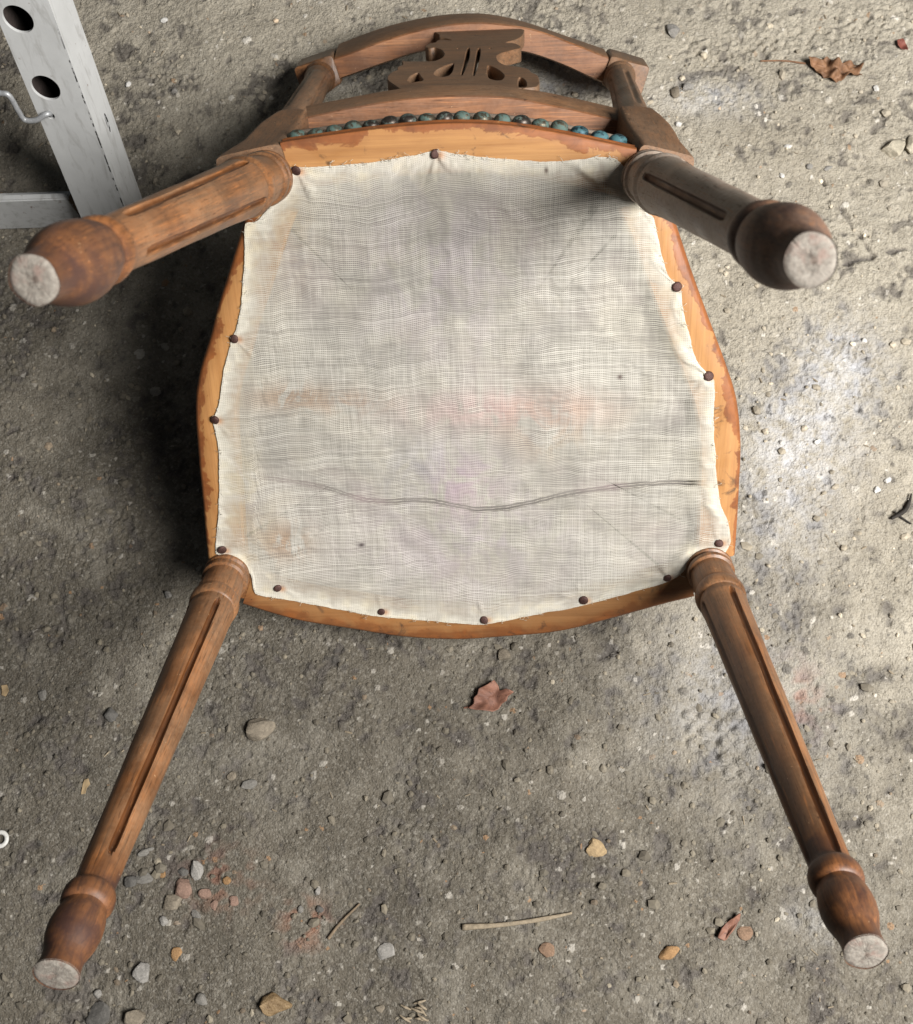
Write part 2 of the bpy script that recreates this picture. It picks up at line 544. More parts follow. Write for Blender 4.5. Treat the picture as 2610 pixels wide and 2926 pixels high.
def sweep_rail(name, curve, profile, mat, inward_ref, npts=70):
    """Sweep a closed profile [(inward offset, z)] along a plan curve; stores how far in each vertex lies."""
    c = smooth_curve(curve, npts)
    t = np.gradient(c, axis=0)
    t /= np.linalg.norm(t, axis=1)[:, None]
    nrm = np.stack([-t[:, 1], t[:, 0]], 1)
    ref = np.array(inward_ref)
    if np.dot(nrm[npts // 2], ref - c[npts // 2]) < 0:
        nrm = -nrm
    V, inner = [], []
    wmax = max(p[0] for p in profile)
    for i in range(npts):
        for off, z in profile:
            q = c[i] + nrm[i] * off
            V.append((q[0], q[1], z))
            inner.append(off / wmax)
    k = len(profile)
    F = grid_faces(npts, k, True) + [tuple(range(k - 1, -1, -1)), tuple(range((npts - 1) * k, npts * k))]
    o = mesh_object(name, V, F, mat, chair)
    a = o.data.attributes.new('inner', 'FLOAT', 'POINT')
    a.data.foreach_set('value', inner)
    bm = bmesh.new()
    bm.from_mesh(o.data)
    bmesh.ops.recalc_face_normals(bm, faces=bm.faces)
    bm.to_mesh(o.data)
    bm.free()
    o.data.set_sharp_from_angle(angle=math.radians(40))
    return o


def sub_profile(pts, per=3):
    out = []
    for (a, b) in zip(pts, pts[1:] + pts[:1]):
        for k in range(per):
            out.append((a[0] + (b[0] - a[0]) * k / per, a[1] + (b[1] - a[1]) * k / per))
    return out


CEN = (0.0, 0.16)
side_prof = [(0.0, -0.006), (0.0012, -0.002), (0.004, 0.0), (0.014, 0.0), (0.025, 0.0), (0.033, 0.0), (0.035, -0.002), (0.035, -0.05), (0.033, -0.055), (0.004, -0.056), (0.0, -0.052)]
sweep_rail('front_rail', OUT_F, side_prof, M['rail_front'], CEN)
sweep_rail('side_rail', OUT_L, side_prof, M['rail_y'], CEN)
sweep_rail('side_rail', OUT_R, side_prof, M['rail_y'], CEN)
rear_prof = [(0.0, -0.0035), (0.001, -0.001), (0.003, 0.0), (0.012, 0.0), (0.024, 0.0), (0.034, 0.0), (0.036, -0.002), (0.036, -0.05), (0.034, -0.056), (0.004, -0.056),
             (0.0018, -0.052), (0.0018, -0.022), (0.0030, -0.019), (0.0008, -0.0165), (-0.0004, -0.0135), (0.0008, -0.0108), (0.0028, -0.0095), (0.0012, -0.008)]
sweep_rail('rear_rail', OUT_B, rear_prof, M['rail_x'], CEN)


def superellipse(cx, cy, hx, hy, n, ang, k=48):
    P = []
    ca, sa = math.cos(ang), math.sin(ang)
    for i in range(k):
        a = 2 * math.pi * i / k
        x = hx * math.copysign(abs(math.cos(a)) ** (2 / n), math.cos(a))
        y = hy * math.copysign(abs(math.sin(a)) ** (2 / n), math.sin(a))
        P.append((cx + ca * x - sa * y, cy + sa * x + ca * y))
    return P


def loft(name, sections, mat, parent, k=48):
    V = []
    for cx, cy, hx, hy, z, n, ang in sections:
        V += [(x, y, z) for x, y in superellipse(cx, cy, hx, hy, n, ang, k)]
    F = grid_faces(len(sections), k, True) + [tuple(range(k - 1, -1, -1)), tuple(range((len(sections) - 1) * k, len(sections) * k))]
    o = mesh_object(name, V, F, mat, parent)
    bm = bmesh.new()
    bm.from_mesh(o.data)
    bmesh.ops.recalc_face_normals(bm, faces=bm.faces)
    bm.to_mesh(o.data)
    bm.free()
    o.data.set_sharp_from_angle(angle=math.radians(38))
    return o


for s, bx, by in ((-1, -0.2115, 0.0015), (1, 0.2125, -0.001)):
    loft('corner_block', [(bx, by, 0.0195, 0.0195, -0.0004, 7, s * 0.30), (bx, by, 0.0212, 0.0212, -0.0024, 7, s * 0.30), (bx, by, 0.0212, 0.0212, -0.058, 7, s * 0.30)], M['leg'], chair)

# legs ----------------------------------------------------------------------
FRONT = [(0.0, 0.0203), (0.010, 0.0206), (0.018, 0.0203), (0.021, 0.0180), (0.025, 0.0178), (0.028, 0.0200), (0.034, 0.0204), (0.040, 0.0200), (0.043, 0.0178), (0.048, 0.0176), (0.060, 0.0180), (0.090, 0.0190),
         (0.106, 0.0187), (0.112, 0.0183), (0.115, 0.0200), (0.122, 0.0209), (0.130, 0.0211), (0.138, 0.0208), (0.144, 0.0198), (0.147, 0.0186), (0.156, 0.0188), (0.166, 0.0194), (0.180, 0.0188), (0.30, 0.0176), (0.45, 0.0162),
         (0.60, 0.0148), (0.75, 0.0134), (0.84, 0.0125), (0.856, 0.0124), (0.860, 0.0128), (0.864, 0.0146), (0.870, 0.0155), (0.878, 0.0158), (0.886, 0.0154), (0.891, 0.0144), (0.894, 0.0131),
         (0.899, 0.0133), (0.908, 0.0146), (0.920, 0.0154), (0.932, 0.0156), (0.945, 0.0150), (0.957, 0.0136), (0.968, 0.0121), (0.978, 0.0115), (0.988, 0.0117), (1.0, 0.0124)]
REAR = [(0.0, 0.0186), (0.014, 0.0196), (0.024, 0.0192), (0.028, 0.0172), (0.034, 0.0172), (0.038, 0.0190), (0.048, 0.0198), (0.058, 0.0192), (0.062, 0.0174), (0.075, 0.0172), (0.11, 0.0180),
        (0.150, 0.0190), (0.158, 0.0184), (0.163, 0.0196), (0.174, 0.0206), (0.184, 0.0208), (0.194, 0.0204), (0.200, 0.0190), (0.206, 0.0186), (0.222, 0.0196), (0.240, 0.0194), (0.30, 0.0184), (0.45, 0.0168), (0.60, 0.0153),
        (0.74, 0.0140), (0.80, 0.0134), (0.812, 0.0133), (0.816, 0.0140), (0.822, 0.0152), (0.832, 0.0158), (0.842, 0.0154), (0.848, 0.0140),
        (0.855, 0.0143), (0.868, 0.0158), (0.886, 0.0170), (0.903, 0.0175), (0.920, 0.0173), (0.936, 0.0162), (0.953, 0.0142), (0.968, 0.0120), (0.982, 0.0108), (1.0, 0.0104)]


def make_leg(base, foot, prof, flute, flute_ang, mat, foot_scale=1.0):
    B, Fo = Vector(base), Vector(foot)
    length = (Fo - B).length
    K = 240
    ts = sorted(set([p[0] for p in prof] + list(np.linspace(flute[0] - 0.02, flute[1] + 0.02, 90)) + list(np.linspace(0.86, 1.0, 18))))
    pt = np.array(prof)
    V, FL = [], []
    rr = random.Random(int(abs(base[0]) * 1e5))
    ph = [rr.uniform(0, 6.28) for _ in range(4)]
    for t in ts:
        r0 = float(np.interp(t, pt[:, 0], pt[:, 1]))
        if t > 0.93:
            r0 *= 1 + (foot_scale - 1) * (t - 0.93) / 0.07
        for j in range(K):
            a = 2 * math.pi * j / K
            r, cutv = r0, 0.0
            # long shallow stopped flutes, four round the shaft
            x0 = (t - flute[0]) / 0.022
            x1 = (flute[1] - t) / 0.022
            if x0 > 0 and x1 > 0:
                e = min(1, x0, x1)
                e = math.sqrt(max(0, 1 - (1 - e) ** 2))
                da = (a - flute_ang + math.pi / 4) % (math.pi / 2) - math.pi / 4
                wdt = 0.0027 * e
                q = abs(da) * r0 / max(wdt, 1e-6)
                if q < 1:
                    cutv = math.sqrt(1 - q ** 3)
                    r -= 0.0034 * e * cutv
            # slightly hand turned and knocked
            r += 0.00012 * math.sin(2 * a + ph[0] + 9 * t) + 0.0001 * math.sin(5 * a + ph[1] - 31 * t)
            if t > 0.97:
                r += 0.0003 * math.sin(2 * a + ph[2]) * (t - 0.97) / 0.03 + 0.00012 * math.sin(5 * a + ph[3]) * (t - 0.97) / 0.03
            FL.append(cutv)
            V.append((r * math.cos(a), r * math.sin(a), t * length))
    nr = len(ts)
    F = grid_faces(nr, K, True) + [tuple(range(K - 1, -1, -1))]
    o = mesh_object('leg', V, F, mat, chair)
    o.location = B
    o.rotation_mode = 'QUATERNION'
    o.rotation_quaternion = (Fo - B).to_track_quat('Z', 'Y')
    o.data.set_sharp_from_angle(angle=math.radians(30))
    fa = o.data.attributes.new('flute', 'FLOAT', 'POINT')
    fa.data.foreach_set('value', np.array(FL, np.float32))
    # worn grey end grain of the foot, a shallow dome with a chewed rim
    rim = V[-K:]
    DV, rings = [], 7
    for i in range(rings):
        f = 1 - i / rings
        for j in range(K):
            x, y, z = rim[j]
            rough = 0.00022 * rr.uniform(-1, 1)
            DV.append((x * f * 1.004, y * f * 1.004, z - 0.0008 + (0.0 if i == 0 else 0.0012 + 0.0004 * (1 - f * f) + rough)))
    DV.append((0, 0, rim[0][2] + 0.0003))
    DF = grid_faces(rings, K, True) + [((rings - 1) * K + j, (rings - 1) * K + (j + 1) % K, len(DV) - 1) for j in range(K)]
    pad_o = mesh_object('foot_pad', DV, DF, M['endgrain'], o)
    pad_o['label'] = 'worn grey end grain of the foot'
    return o


n = NT('worn_end_grain')
v = n.coords()
sep = n.n('ShaderNodeSeparateXYZ')
n.link(v, sep.inputs[0])
rad = n.math('SQRT', n.math('ADD', n.math('POWER', n.math('ADD', sep.outputs[0], 0.001), 2.0), n.math('POWER', sep.outputs[1], 2.0)))
wob = n.noise(v, 160, 3, 0.6)
ring = n.math('SINE', n.math('ADD', n.math('MULTIPLY', rad, 3000.0), n.math('MULTIPLY', wob, 9.0)))
gr_ = n.noise(v, 420, 4, 0.7)
c = n.ramp(gr_, [(0.3, (0.11, 0.095, 0.08)), (0.68, (0.235, 0.215, 0.185))])
c = n.mix(n.ramp(ring, [(0.0, 0.10), (0.8, 0.0)]), c, (0.25, 0.2, 0.16))
c = n.mix(n.ramp(n.noise(v, 110, 4, 0.6), [(0.50, 0.0), (0.62, 0.6)]), c, (0.17, 0.105, 0.085))
c = n.mix(n.step(rad, 0.0018, 0.0010), c, (0.14, 0.11, 0.09))
n.base(c)
n.rough(0.9)
n.bump(n.math('ADD', gr_, n.math('MULTIPLY', ring, 0.03)), 0.5, 0.001)
M['endgrain'] = n.m

LEG_L = 0.4232
make_leg((-0.2139, 0.0052, -0.004), (-0.2188, -0.0063, LEG_L), FRONT, (0.165, 0.815), math.radians(262), M['leg'])
make_leg((0.2129, 0.0012, -0.004), (0.2165, 0.0066, LEG_L), FRONT, (0.165, 0.862), math.radians(292), M['leg'], 0.97)
make_leg((-0.1385, 0.3450, -0.004), (-0.1498, 0.375, LEG_L), REAR, (0.222, 0.775), math.radians(318), M['leg'], 0.97)
make_leg((0.1450, 0.3360, -0.004), (0.1483, 0.3735, LEG_L), REAR, (0.242, 0.775), math.radians(248), M['leg_dusty'])

# back posts ----------------------------------------------------------------
SL = []
for z, uo, ui, vr, hd, nn, ang in ((0.0, -0.1737, -0.1214, 0.3655, 0.0235, 9, 0.17), (-0.004, -0.1740, -0.1212, 0.3662, 0.0240, 9, 0.17), (-0.02, -0.1685, -0.1218, 0.3680, 0.0235, 9, 0.14),
                                    (-0.04, -0.1625, -0.1227, 0.3697, 0.0225, 9, 0.10), (-0.06, -0.1598, -0.1228, 0.3728, 0.0215, 9, 0.04), (-0.08, -0.1575, -0.1228, 0.3758, 0.0200, 9, 0.0),
                                    (-0.10, -0.1520, -0.1226, 0.3790, 0.0180, 9, 0.0), (-0.112, -0.1480, -0.1222, 0.3812, 0.0160, 8, 0.0)):
    SL.append(((uo + ui) / 2, vr - hd, abs(ui - uo) / 2, hd, z, nn, ang))


def column(c0, c1, z0, z1):
    out = []
    prof = [(0.0, 0.0142), (0.04, 0.0146), (0.5, 0.0138), (0.90, 0.0130), (0.915, 0.0142), (0.935, 0.0152), (0.955, 0.0142), (0.962, 0.0134), (0.975, 0.0150), (0.985, 0.0164), (1.0, 0.0166)]
    for t, r in prof:
        out.append((c0[0] + (c1[0] - c0[0]) * t, c0[1] + (c1[1] - c0[1]) * t, r, r, z0 + (z1 - z0) * t, 2, 0))
    return out


def post(sections, c0, c1, block, flute_ang, mir):
    secs = sections + column(c0, c1, -0.118, -0.396)
    bx, by, bang = block
    secs += [(bx, by, 0.0215, 0.0150, -0.3975, 10, bang), (bx, by, 0.0222, 0.0155, -0.400, 10, bang), (bx + mir * 0.002, by + 0.004, 0.0222, 0.0155, -0.452, 10, bang), (bx + mir * 0.002, by + 0.004, 0.0205, 0.0140, -0.456, 10, bang)]
    # add rings along the column so that its flutes can be cut
    full = []
    for a, b in zip(secs[:-1], secs[1:]):
        full.append(a)
        if a[5] == 2 and b[5] == 2 and abs(a[4] - b[4]) > 0.05:
            for k in range(1, 24):
                t = k / 24
                full.append(tuple(x + (y - x) * t for x, y in zip(a, b)))
    full.append(secs[-1])
    K = 96
    o = loft('back_post', full, M['post'], chair, K)
    for i, sct in enumerate(full):
        z = sct[4]
        e = min(1, max(0, (-0.135 - z) / 0.012), max(0, (z + 0.362) / 0.010))
        if sct[5] == 2 and e > 0:
            for j in range(K):
                a = 2 * math.pi * j / K
                da = (a - flute_ang + math.pi / 4) % (math.pi / 2) - math.pi / 4
                q = abs(da) * sct[2] / 0.0030
                if q < 1:
                    vtx = o.data.vertices[i * K + j].co
                    r = 1 - 0.0028 * e * math.sqrt(1 - q * q) / sct[2]
                    vtx.x = sct[0] + (vtx.x - sct[0]) * r
                    vtx.y = sct[1] + (vtx.y - sct[1]) * r
    return o


post(SL, (-0.1362, 0.3672), (-0.1500, 0.3840), (-0.1525, 0.3860, 0.27), math.radians(118), -1)
SR = []
for z, uo, ui, vr, hd, nn, ang in ((0.0, 0.1756, 0.1330, 0.3555, 0.0230, 9, -0.26), (-0.004, 0.1758, 0.1330, 0.3562, 0.0235, 9, -0.26), (-0.02, 0.1745, 0.1340, 0.3580, 0.0230, 9, -0.23),
                                    (-0.04, 0.1728, 0.1345, 0.3602, 0.0225, 9, -0.18), (-0.06, 0.1730, 0.1346, 0.3635, 0.0215, 9, -0.13), (-0.08, 0.1722, 0.1346, 0.3665, 0.0200, 9, -0.10),
                                    (-0.10, 0.1680, 0.1343, 0.3708, 0.0180, 9, -0.10), (-0.112, 0.1635, 0.1342, 0.3740, 0.0165, 8, -0.10)):
    SR.append(((uo + ui) / 2, vr - hd, abs(ui - uo) / 2, hd, z, nn, ang))
post(SR, (0.1494, 0.3598), (0.1680, 0.3735), (0.1745, 0.3745, -0.30), math.radians(72), 1)

# crest rail ------------------------------------------------------------------
CR_RLOW = [(-0.1694, 0.3983), (-0.1298, 0.4038), (-0.0771, 0.419), (-0.027, 0.4292), (0.0207, 0.4318), (0.0739, 0.4242), (0.1174, 0.4088), (0.1555, 0.3938), (0.1932, 0.3832)]
CR_FLOW = [(-0.1655, 0.3727), (-0.1302, 0.38), (-0.0787, 0.3946), (-0.0367, 0.4045), (0.0137, 0.4071), (0.0664, 0.3999), (0.1071, 0.3862), (0.145, 0.3691), (0.1831, 0.3557)]
CR_RTOP = [(-0.1833, 0.3997), (-0.1403, 0.412), (-0.1034, 0.4234), (-0.0676, 0.4321), (-0.0257, 0.4381), (0.0147, 0.4391), (0.0451, 0.4351), (0.0787, 0.4259), (0.1214, 0.4109), (0.161, 0.3974), (0.2026, 0.3847)]
LR_LOW = [(-0.1325, 0.373), (-0.1026, 0.3783), (-0.0687, 0.3832), (-0.0352, 0.3866), (-0.0016, 0.3873), (0.043, 0.3847), (0.0872, 0.3758), (0.1316, 0.3648), (0.15, 0.360)]
LR_TOP = [(-0.133, 0.3793), (-0.1136, 0.3823), (-0.0578, 0.3901), (-0.0241, 0.3929), (0.0079, 0.3926), (0.0399, 0.3907), (0.071, 0.3856), (0.1039, 0.3781), (0.1404, 0.3688), (0.15, 0.366)]


def smooth_table(t):
    return [tuple(p) for p in smooth_curve(t, 90)]


T_RLOW, T_FLOW, T_RTOP, T_LL, T_LT = map(smooth_table, (CR_RLOW, CR_FLOW, CR_RTOP, LR_LOW, LR_TOP))


def cross_rail(name, u0, u1, section, mat, npts=80):
    V = []
    k = None
    for u in np.linspace(u0, u1, npts):
        sec = section(u)
        k = len(sec)
        V += [(u, v, z) for v, z in sec]
    F = grid_faces(npts, k, True) + [tuple(range(k - 1, -1, -1)), tuple(range((npts - 1) * k, npts * k))]
    o = mesh_object(name, V, F, mat, chair)
    bm = bmesh.new()
    bm.from_mesh(o.data)
    bmesh.ops.recalc_face_normals(bm, faces=bm.faces)
    bm.to_mesh(o.data)
    bm.free()
    o.data.set_sharp_from_angle(angle=math.radians(35))
    return o


def crest_section(u):
    rl, fl, rt = interp_uv(T_RLOW, u), interp_uv(T_FLOW, u), interp_uv(T_RTOP, u)
    arch = 0.010 * max(0, 1 - ((u - 0.013) / 0.15) ** 2)
    zt = -0.452 - arch
    return [(rl - 0.0016, -0.400), (rl, -0.4018), (rl + (rt - rl) * 0.55, -0.425), (rt, zt + 0.003), (rt - 0.003, zt), (fl + 0.012, zt), (fl + 0.007, zt + 0.004), (fl + 0.0015, -0.404), (fl + 0.003, -0.400)]


def lower_section(u):
    rl, rt = interp_uv(T_LL, u), interp_uv(T_LT, u)
    f = rl - 0.024
    return [(rl - 0.0012, -0.1150), (rl, -0.1165), (rt, -0.148), (rt - 0.0015, -0.150), (f + 0.006, -0.150), (f, -0.146), (f, -0.118), (f + 0.002, -0.115)]


M['under'] = wood_stained('rail_edge_wood', 'x', (0.17, 0.058, 0.018), (0.34, 0.145, 0.055), (0.30, 0.18, 0.12), 0.45, (0.38, 0.6))
cr = cross_rail('crest_rail', -0.1335, 0.1560, crest_section, M['back'])
lr = cross_rail('lower_back_rail', -0.131, 0.1425, lower_section, M['back'])
for o in (cr, lr):                       # the undersides get a brighter, redder wood than the dull rear faces
    o.data.materials.append(M['under'])
    for p in o.data.polygons:
        if p.normal.z > 0.6:
            p.material_index = 1

# pierced splat ---------------------------------------------------------------
SP_OUT = [(-0.0425, -0.1500), (-0.0526, -0.173), (-0.0604, -0.1937), (-0.0612, -0.2085), (-0.0585, -0.2231), (-0.0533, -0.2307), (-0.055, -0.2426), (-0.0493, -0.252), (-0.0525, -0.2687), (-0.0477, -0.2647), (-0.034, -0.2615), (-0.0204, -0.2612), (-0.0135, -0.2753), (-0.0117, -0.2919), (-0.0155, -0.3121), (-0.0225, -0.3236), (-0.0281, -0.3211), (-0.033, -0.3287), (-0.0298, -0.3405), (-0.0224, -0.3474), (-0.0212, -0.3576), (-0.0139, -0.3562), (-0.005, -0.3527), (-0.0142, -0.3682), (-0.0203, -0.3732), (-0.0196, -0.3844), (-0.0275, -0.404), (0.0678, -0.404), (0.0650, -0.3668), (0.0578, -0.3456), (0.0441, -0.3328), (0.0563, -0.3283), (0.0623, -0.307), (0.0508, -0.2959), (0.04, -0.2849), (0.0362, -0.2729), (0.0377, -0.2501), (0.044, -0.2332), (0.0527, -0.2279), (0.0645, -0.2163), (0.0665, -0.201), (0.072, -0.1901), (0.0723, -0.1589), (0.0679, -0.1450)]
SP_H = [[(-0.0343, -0.2211), (-0.0313, -0.2037), (-0.0271, -0.1849), (-0.0346, -0.1818), (-0.0394, -0.1769), (-0.0433, -0.1874), (-0.0418, -0.2054)], [(-0.0021, -0.2529), (-0.0021, -0.235), (-0.0031, -0.2141), (-0.0062, -0.1986), (-0.0147, -0.1956), (-0.0211, -0.2077), (-0.0187, -0.2262), (-0.0108, -0.2424)], [(0.0084, -0.3167), (0.0125, -0.316), (0.0117, -0.2586), (0.0062, -0.1977), (0.0036, -0.2), (0.006, -0.2515)], [(0.0183, -0.3127), (0.023, -0.3127), (0.0216, -0.261), (0.0173, -0.1941), (0.0142, -0.1965), (0.0163, -0.2498)], [(0.0274, -0.2399), (0.0335, -0.2311), (0.041, -0.2107), (0.0441, -0.1917), (0.0413, -0.176), (0.0346, -0.1753), (0.0271, -0.1871)], [(0.0545, -0.1864), (0.0591, -0.1839), (0.0623, -0.1674), (0.0617, -0.1503), (0.0594, -0.1439), (0.053, -0.1476)]]
DOTS = [(0.000, -0.3135), (0.0315, -0.3085)]


def splat():
    cu = bpy.data.curves.new('splat_outline', 'CURVE')
    cu.dimensions = '2D'
    cu.fill_mode = 'BOTH'
    cu.extrude = 0.006
    cu.bevel_depth = 0.0006
    cu.bevel_resolution = 1
    loops = [SP_OUT] + SP_H + [[(x + 0.0016 * math.cos(a), y + 0.003 * math.sin(a)) for a in np.linspace(0, 2 * math.pi, 10, endpoint=False)] for x, y in DOTS]
    def chaikin(L, times, q=0.22):
        for _ in range(times):
            out = []
            for a, b in zip(L, L[1:] + L[:1]):
                out += [(a[0] + (b[0] - a[0]) * q, a[1] + (b[1] - a[1]) * q), (b[0] + (a[0] - b[0]) * q, b[1] + (a[1] - b[1]) * q)]
            L = out
        return L
    loops = [chaikin(loops[0], 2, 0.18)] + [chaikin(L, 2) for L in loops[1:7]] + loops[7:]
    for L in loops:
        s = cu.splines.new('POLY')
        s.points.add(len(L) - 1)
        for p, (x, y) in zip(s.points, L):
            p.co = (x, y, 0, 1)
        s.use_cyclic_u = True
    tmp = bpy.data.objects.new('splat_outline', cu)
    COL.objects.link(tmp)
    dg = bpy.context.evaluated_depsgraph_get()
    me = bpy.data.meshes.new_from_object(tmp.evaluated_get(dg))
    bpy.data.objects.remove(tmp)
    # plane of the rear face: from the lower rail up to the crest
    y0, z0, y1, z1 = 0.3892, -0.15, 0.4244, -0.40
    nv = Vector((0, -(z1 - z0), (y1 - y0))).normalized()
    for v in me.vertices:
        x, zz, d = v.co
        yy = y0 + (zz - z0) * (y1 - y0) / (z1 - z0)
        v.co = Vector((x, yy, zz)) + nv * (d - 0.0066)
    me.materials.clear()
    me.materials.append(M['back'])
    o = bpy.data.objects.new('splat', me)
    COL.objects.link(o)
    o.parent = chair
    return o


splat()

# muslin dust cover -------------------------------------------------------------
CL_T = [(-0.1215, 0.3521), (-0.1004, 0.3518), (-0.06, 0.3537), (-0.0193, 0.3588), (-0.0117, 0.3611), (-0.0073, 0.3598), (0.0122, 0.3563), (0.0404, 0.3526), (0.0701, 0.3498), (0.0961, 0.3507), (0.1079, 0.3521), (0.1205, 0.3506), (0.1273, 0.3447)]
CL_R = [(0.1273, 0.3447), (0.1312, 0.3283), (0.1384, 0.3174), (0.1462, 0.3097), (0.1513, 0.3058), (0.1578, 0.2795), (0.1653, 0.2602), (0.1742, 0.2525), (0.1762, 0.2381), (0.1827, 0.2139), (0.1903, 0.1925), (0.1986, 0.1826), (0.2055, 0.1751), (0.2078, 0.1363), (0.2128, 0.094), (0.2178, 0.0647), (0.2258, 0.0477), (0.2299, 0.0276), (0.2245, 0.0123)]
CL_B = [(-0.2212, 0.0259), (-0.2125, 0.0222), (-0.200, 0.0165), (-0.1925, 0.004), (-0.1905, -0.0155), (-0.1553, -0.0241), (-0.117, -0.0339), (-0.081, -0.0422), (-0.0311, -0.0481), (0.013, -0.0528), (0.0581, -0.0437), (0.0969, -0.036), (0.1379, -0.0244), (0.1717, -0.0143), (0.1851, -0.0075), (0.1945, 0.0038), (0.2035, 0.0145), (0.2245, 0.0123)]
CL_L = [(-0.1215, 0.3521), (-0.1235, 0.345), (-0.1270, 0.3356), (-0.1375, 0.3245), (-0.1500, 0.3135), (-0.1594, 0.3112), (-0.1623, 0.2914), (-0.1679, 0.2617), (-0.1739, 0.2368), (-0.1822, 0.2196), (-0.1846, 0.213), (-0.1902, 0.1988), (-0.1953, 0.1826), (-0.2, 0.1656), (-0.2066, 0.1511), (-0.2059, 0.1412), (-0.205, 0.1225), (-0.2108, 0.0832), (-0.2149, 0.0591), (-0.2197, 0.037), (-0.2212, 0.0259)]
TACKS = [(-0.1165, 0.3494), (-0.0118, 0.3581), (-0.1795, 0.2214), (-0.2048, 0.1523), (-0.2148, 0.0299), (-0.1698, -0.01), (-0.0787, -0.0367), (0.014, -0.0473), (0.1034, -0.0287), (0.1768, -0.0076), (0.2197, 0.0265), (0.2008, 0.1794), (0.1715, 0.2531)]
RUN = [(-0.1814, 0.0991), (-0.156, 0.0946), (-0.1222, 0.0871), (-0.0801, 0.0727), (-0.0326, 0.0715), (0.0146, 0.0622), (0.0578, 0.0678), (0.0963, 0.0768), (0.1598, 0.0836), (0.1894, 0.0842), (0.2115, 0.0835)]

NC = 300


def lin_resample(pts, n):
    P = np.array(pts)
    s = np.concatenate([[0], np.cumsum(np.linalg.norm(np.diff(P, axis=0), axis=1))])
    q = np.linspace(0, s[-1], n)
    return np.stack([np.interp(q, s, P[:, k]) for k in range(2)], 1)


def frayed(pts, n, seed):
    c = 0.5 * smooth_curve(pts, n) + 0.5 * lin_resample(pts, n)
    r = np.random.default_rng(seed)
    w = np.convolve(r.standard_normal(n + 8), np.ones(9) / 9, 'valid')
    w[0] = w[-1] = 0
    c += np.stack([w, w[::-1]], 1) * 0.0009 * np.hanning(n)[:, None] ** 0.2
    return c


T, Bt, Lf, Rt = frayed(CL_T, NC, 1), frayed(CL_B, NC, 2), frayed(CL_L, NC, 3), frayed(CL_R, NC, 4)
T[0] = Lf[0]; T[-1] = Rt[0]; Bt[0] = Lf[-1]; Bt[-1] = Rt[-1]
ss = np.linspace(0, 1, NC)[None, :, None]
tt = np.linspace(0, 1, NC)[:, None, None]
G = (1 - tt) * T[None] + tt * Bt[None] + (1 - ss) * Lf[:, None] + ss * Rt[:, None] \
    - ((1 - ss) * (1 - tt) * T[0] + ss * (1 - tt) * T[-1] + (1 - ss) * tt * Bt[0] + ss * tt * Bt[-1])
U, Vv = G[..., 0], G[..., 1]
border = np.vstack([T, Bt, Lf, Rt])[::2]
dist = np.full(U.shape, 9.0)
for bx, by in border:
    dist = np.minimum(dist, np.hypot(U - bx, Vv - by))
nz1 = fft_noise(NC, NC, 0.0014, 0.02, 0.12, 21)
nz2 = fft_noise(NC, NC, 0.0014, 0.006, 0.03, 22)
Wz = 0.0012 - 0.0035 * (1 - np.exp(-(dist / 0.05) ** 2))
Wz += 0.0004 * nz1 * np.clip(dist / 0.03, 0, 1) + 0.00012 * nz2
Wz += 0.0004 * np.exp(-((dist - 0.0012) / 0.0018) ** 2)                     # turned edge
Wz += 0.0011 * np.exp(-((dist - 0.010) / 0.006) ** 2) * np.clip((U - 0.13) / 0.04, 0, 1) * (0.6 + 0.5 * nz1)   # slack roll on one side
for k, (tx, ty) in enumerate(TACKS):
    dx, dy = U - tx, Vv - ty
    d = np.hypot(dx, dy)
    a = np.arctan2(dy, dx)
    ain = math.atan2(0.155 - ty, -tx)                                       # folds fan inwards from the tack
    da = (a - ain + math.pi) % (2 * math.pi) - math.pi
    Wz += 0.0017 * np.cos((5 + k % 3) * da + k * 1.7) * np.exp(-((d - 0.016) / 0.012) ** 2) * np.exp(-(da / 1.1) ** 2)
# crease down the middle and a pleat at the corner without a tack
Wz += 0.0011 * np.exp(-((U + 0.008 - 0.05 * (0.36 - Vv)) / 0.004) ** 2) * np.clip((Vv - 0.12) / 0.2, 0, 1)
pl = np.abs((U - 0.098) * 0.55 + (Vv - 0.342) * 0.83)
Wz += 0.0036 * np.exp(-(pl / 0.0035) ** 2) * np.exp(-(np.hypot(U - 0.108, Vv - 0.335) / 0.020) ** 2)
pl2 = np.abs((U - 0.150) * 0.45 + (Vv - 0.012) * 0.89)
Wz += 0.0016 * np.exp(-(pl2 / 0.003) ** 2) * np.exp(-(np.hypot(U - 0.160, Vv - 0.008) / 0.018) ** 2)

Wz = np.maximum(Wz, 0.0013 - 0.006 * np.clip((dist - 0.026) / 0.03, 0, 1))      # the cloth lies on the rails
verts = np.stack([U, Vv, Wz], -1).reshape(-1, 3)
cover = mesh_object('dust_cover', verts, grid_faces(NC, NC), None, chair)
cover['label'] = 'thin stained cream muslin tacked over the seat underside'


def point_attr(o, name, arr):
    a = o.data.attributes.new(name, 'FLOAT', 'POINT')
    a.data.foreach_set('value', np.asarray(arr, np.float32).ravel())


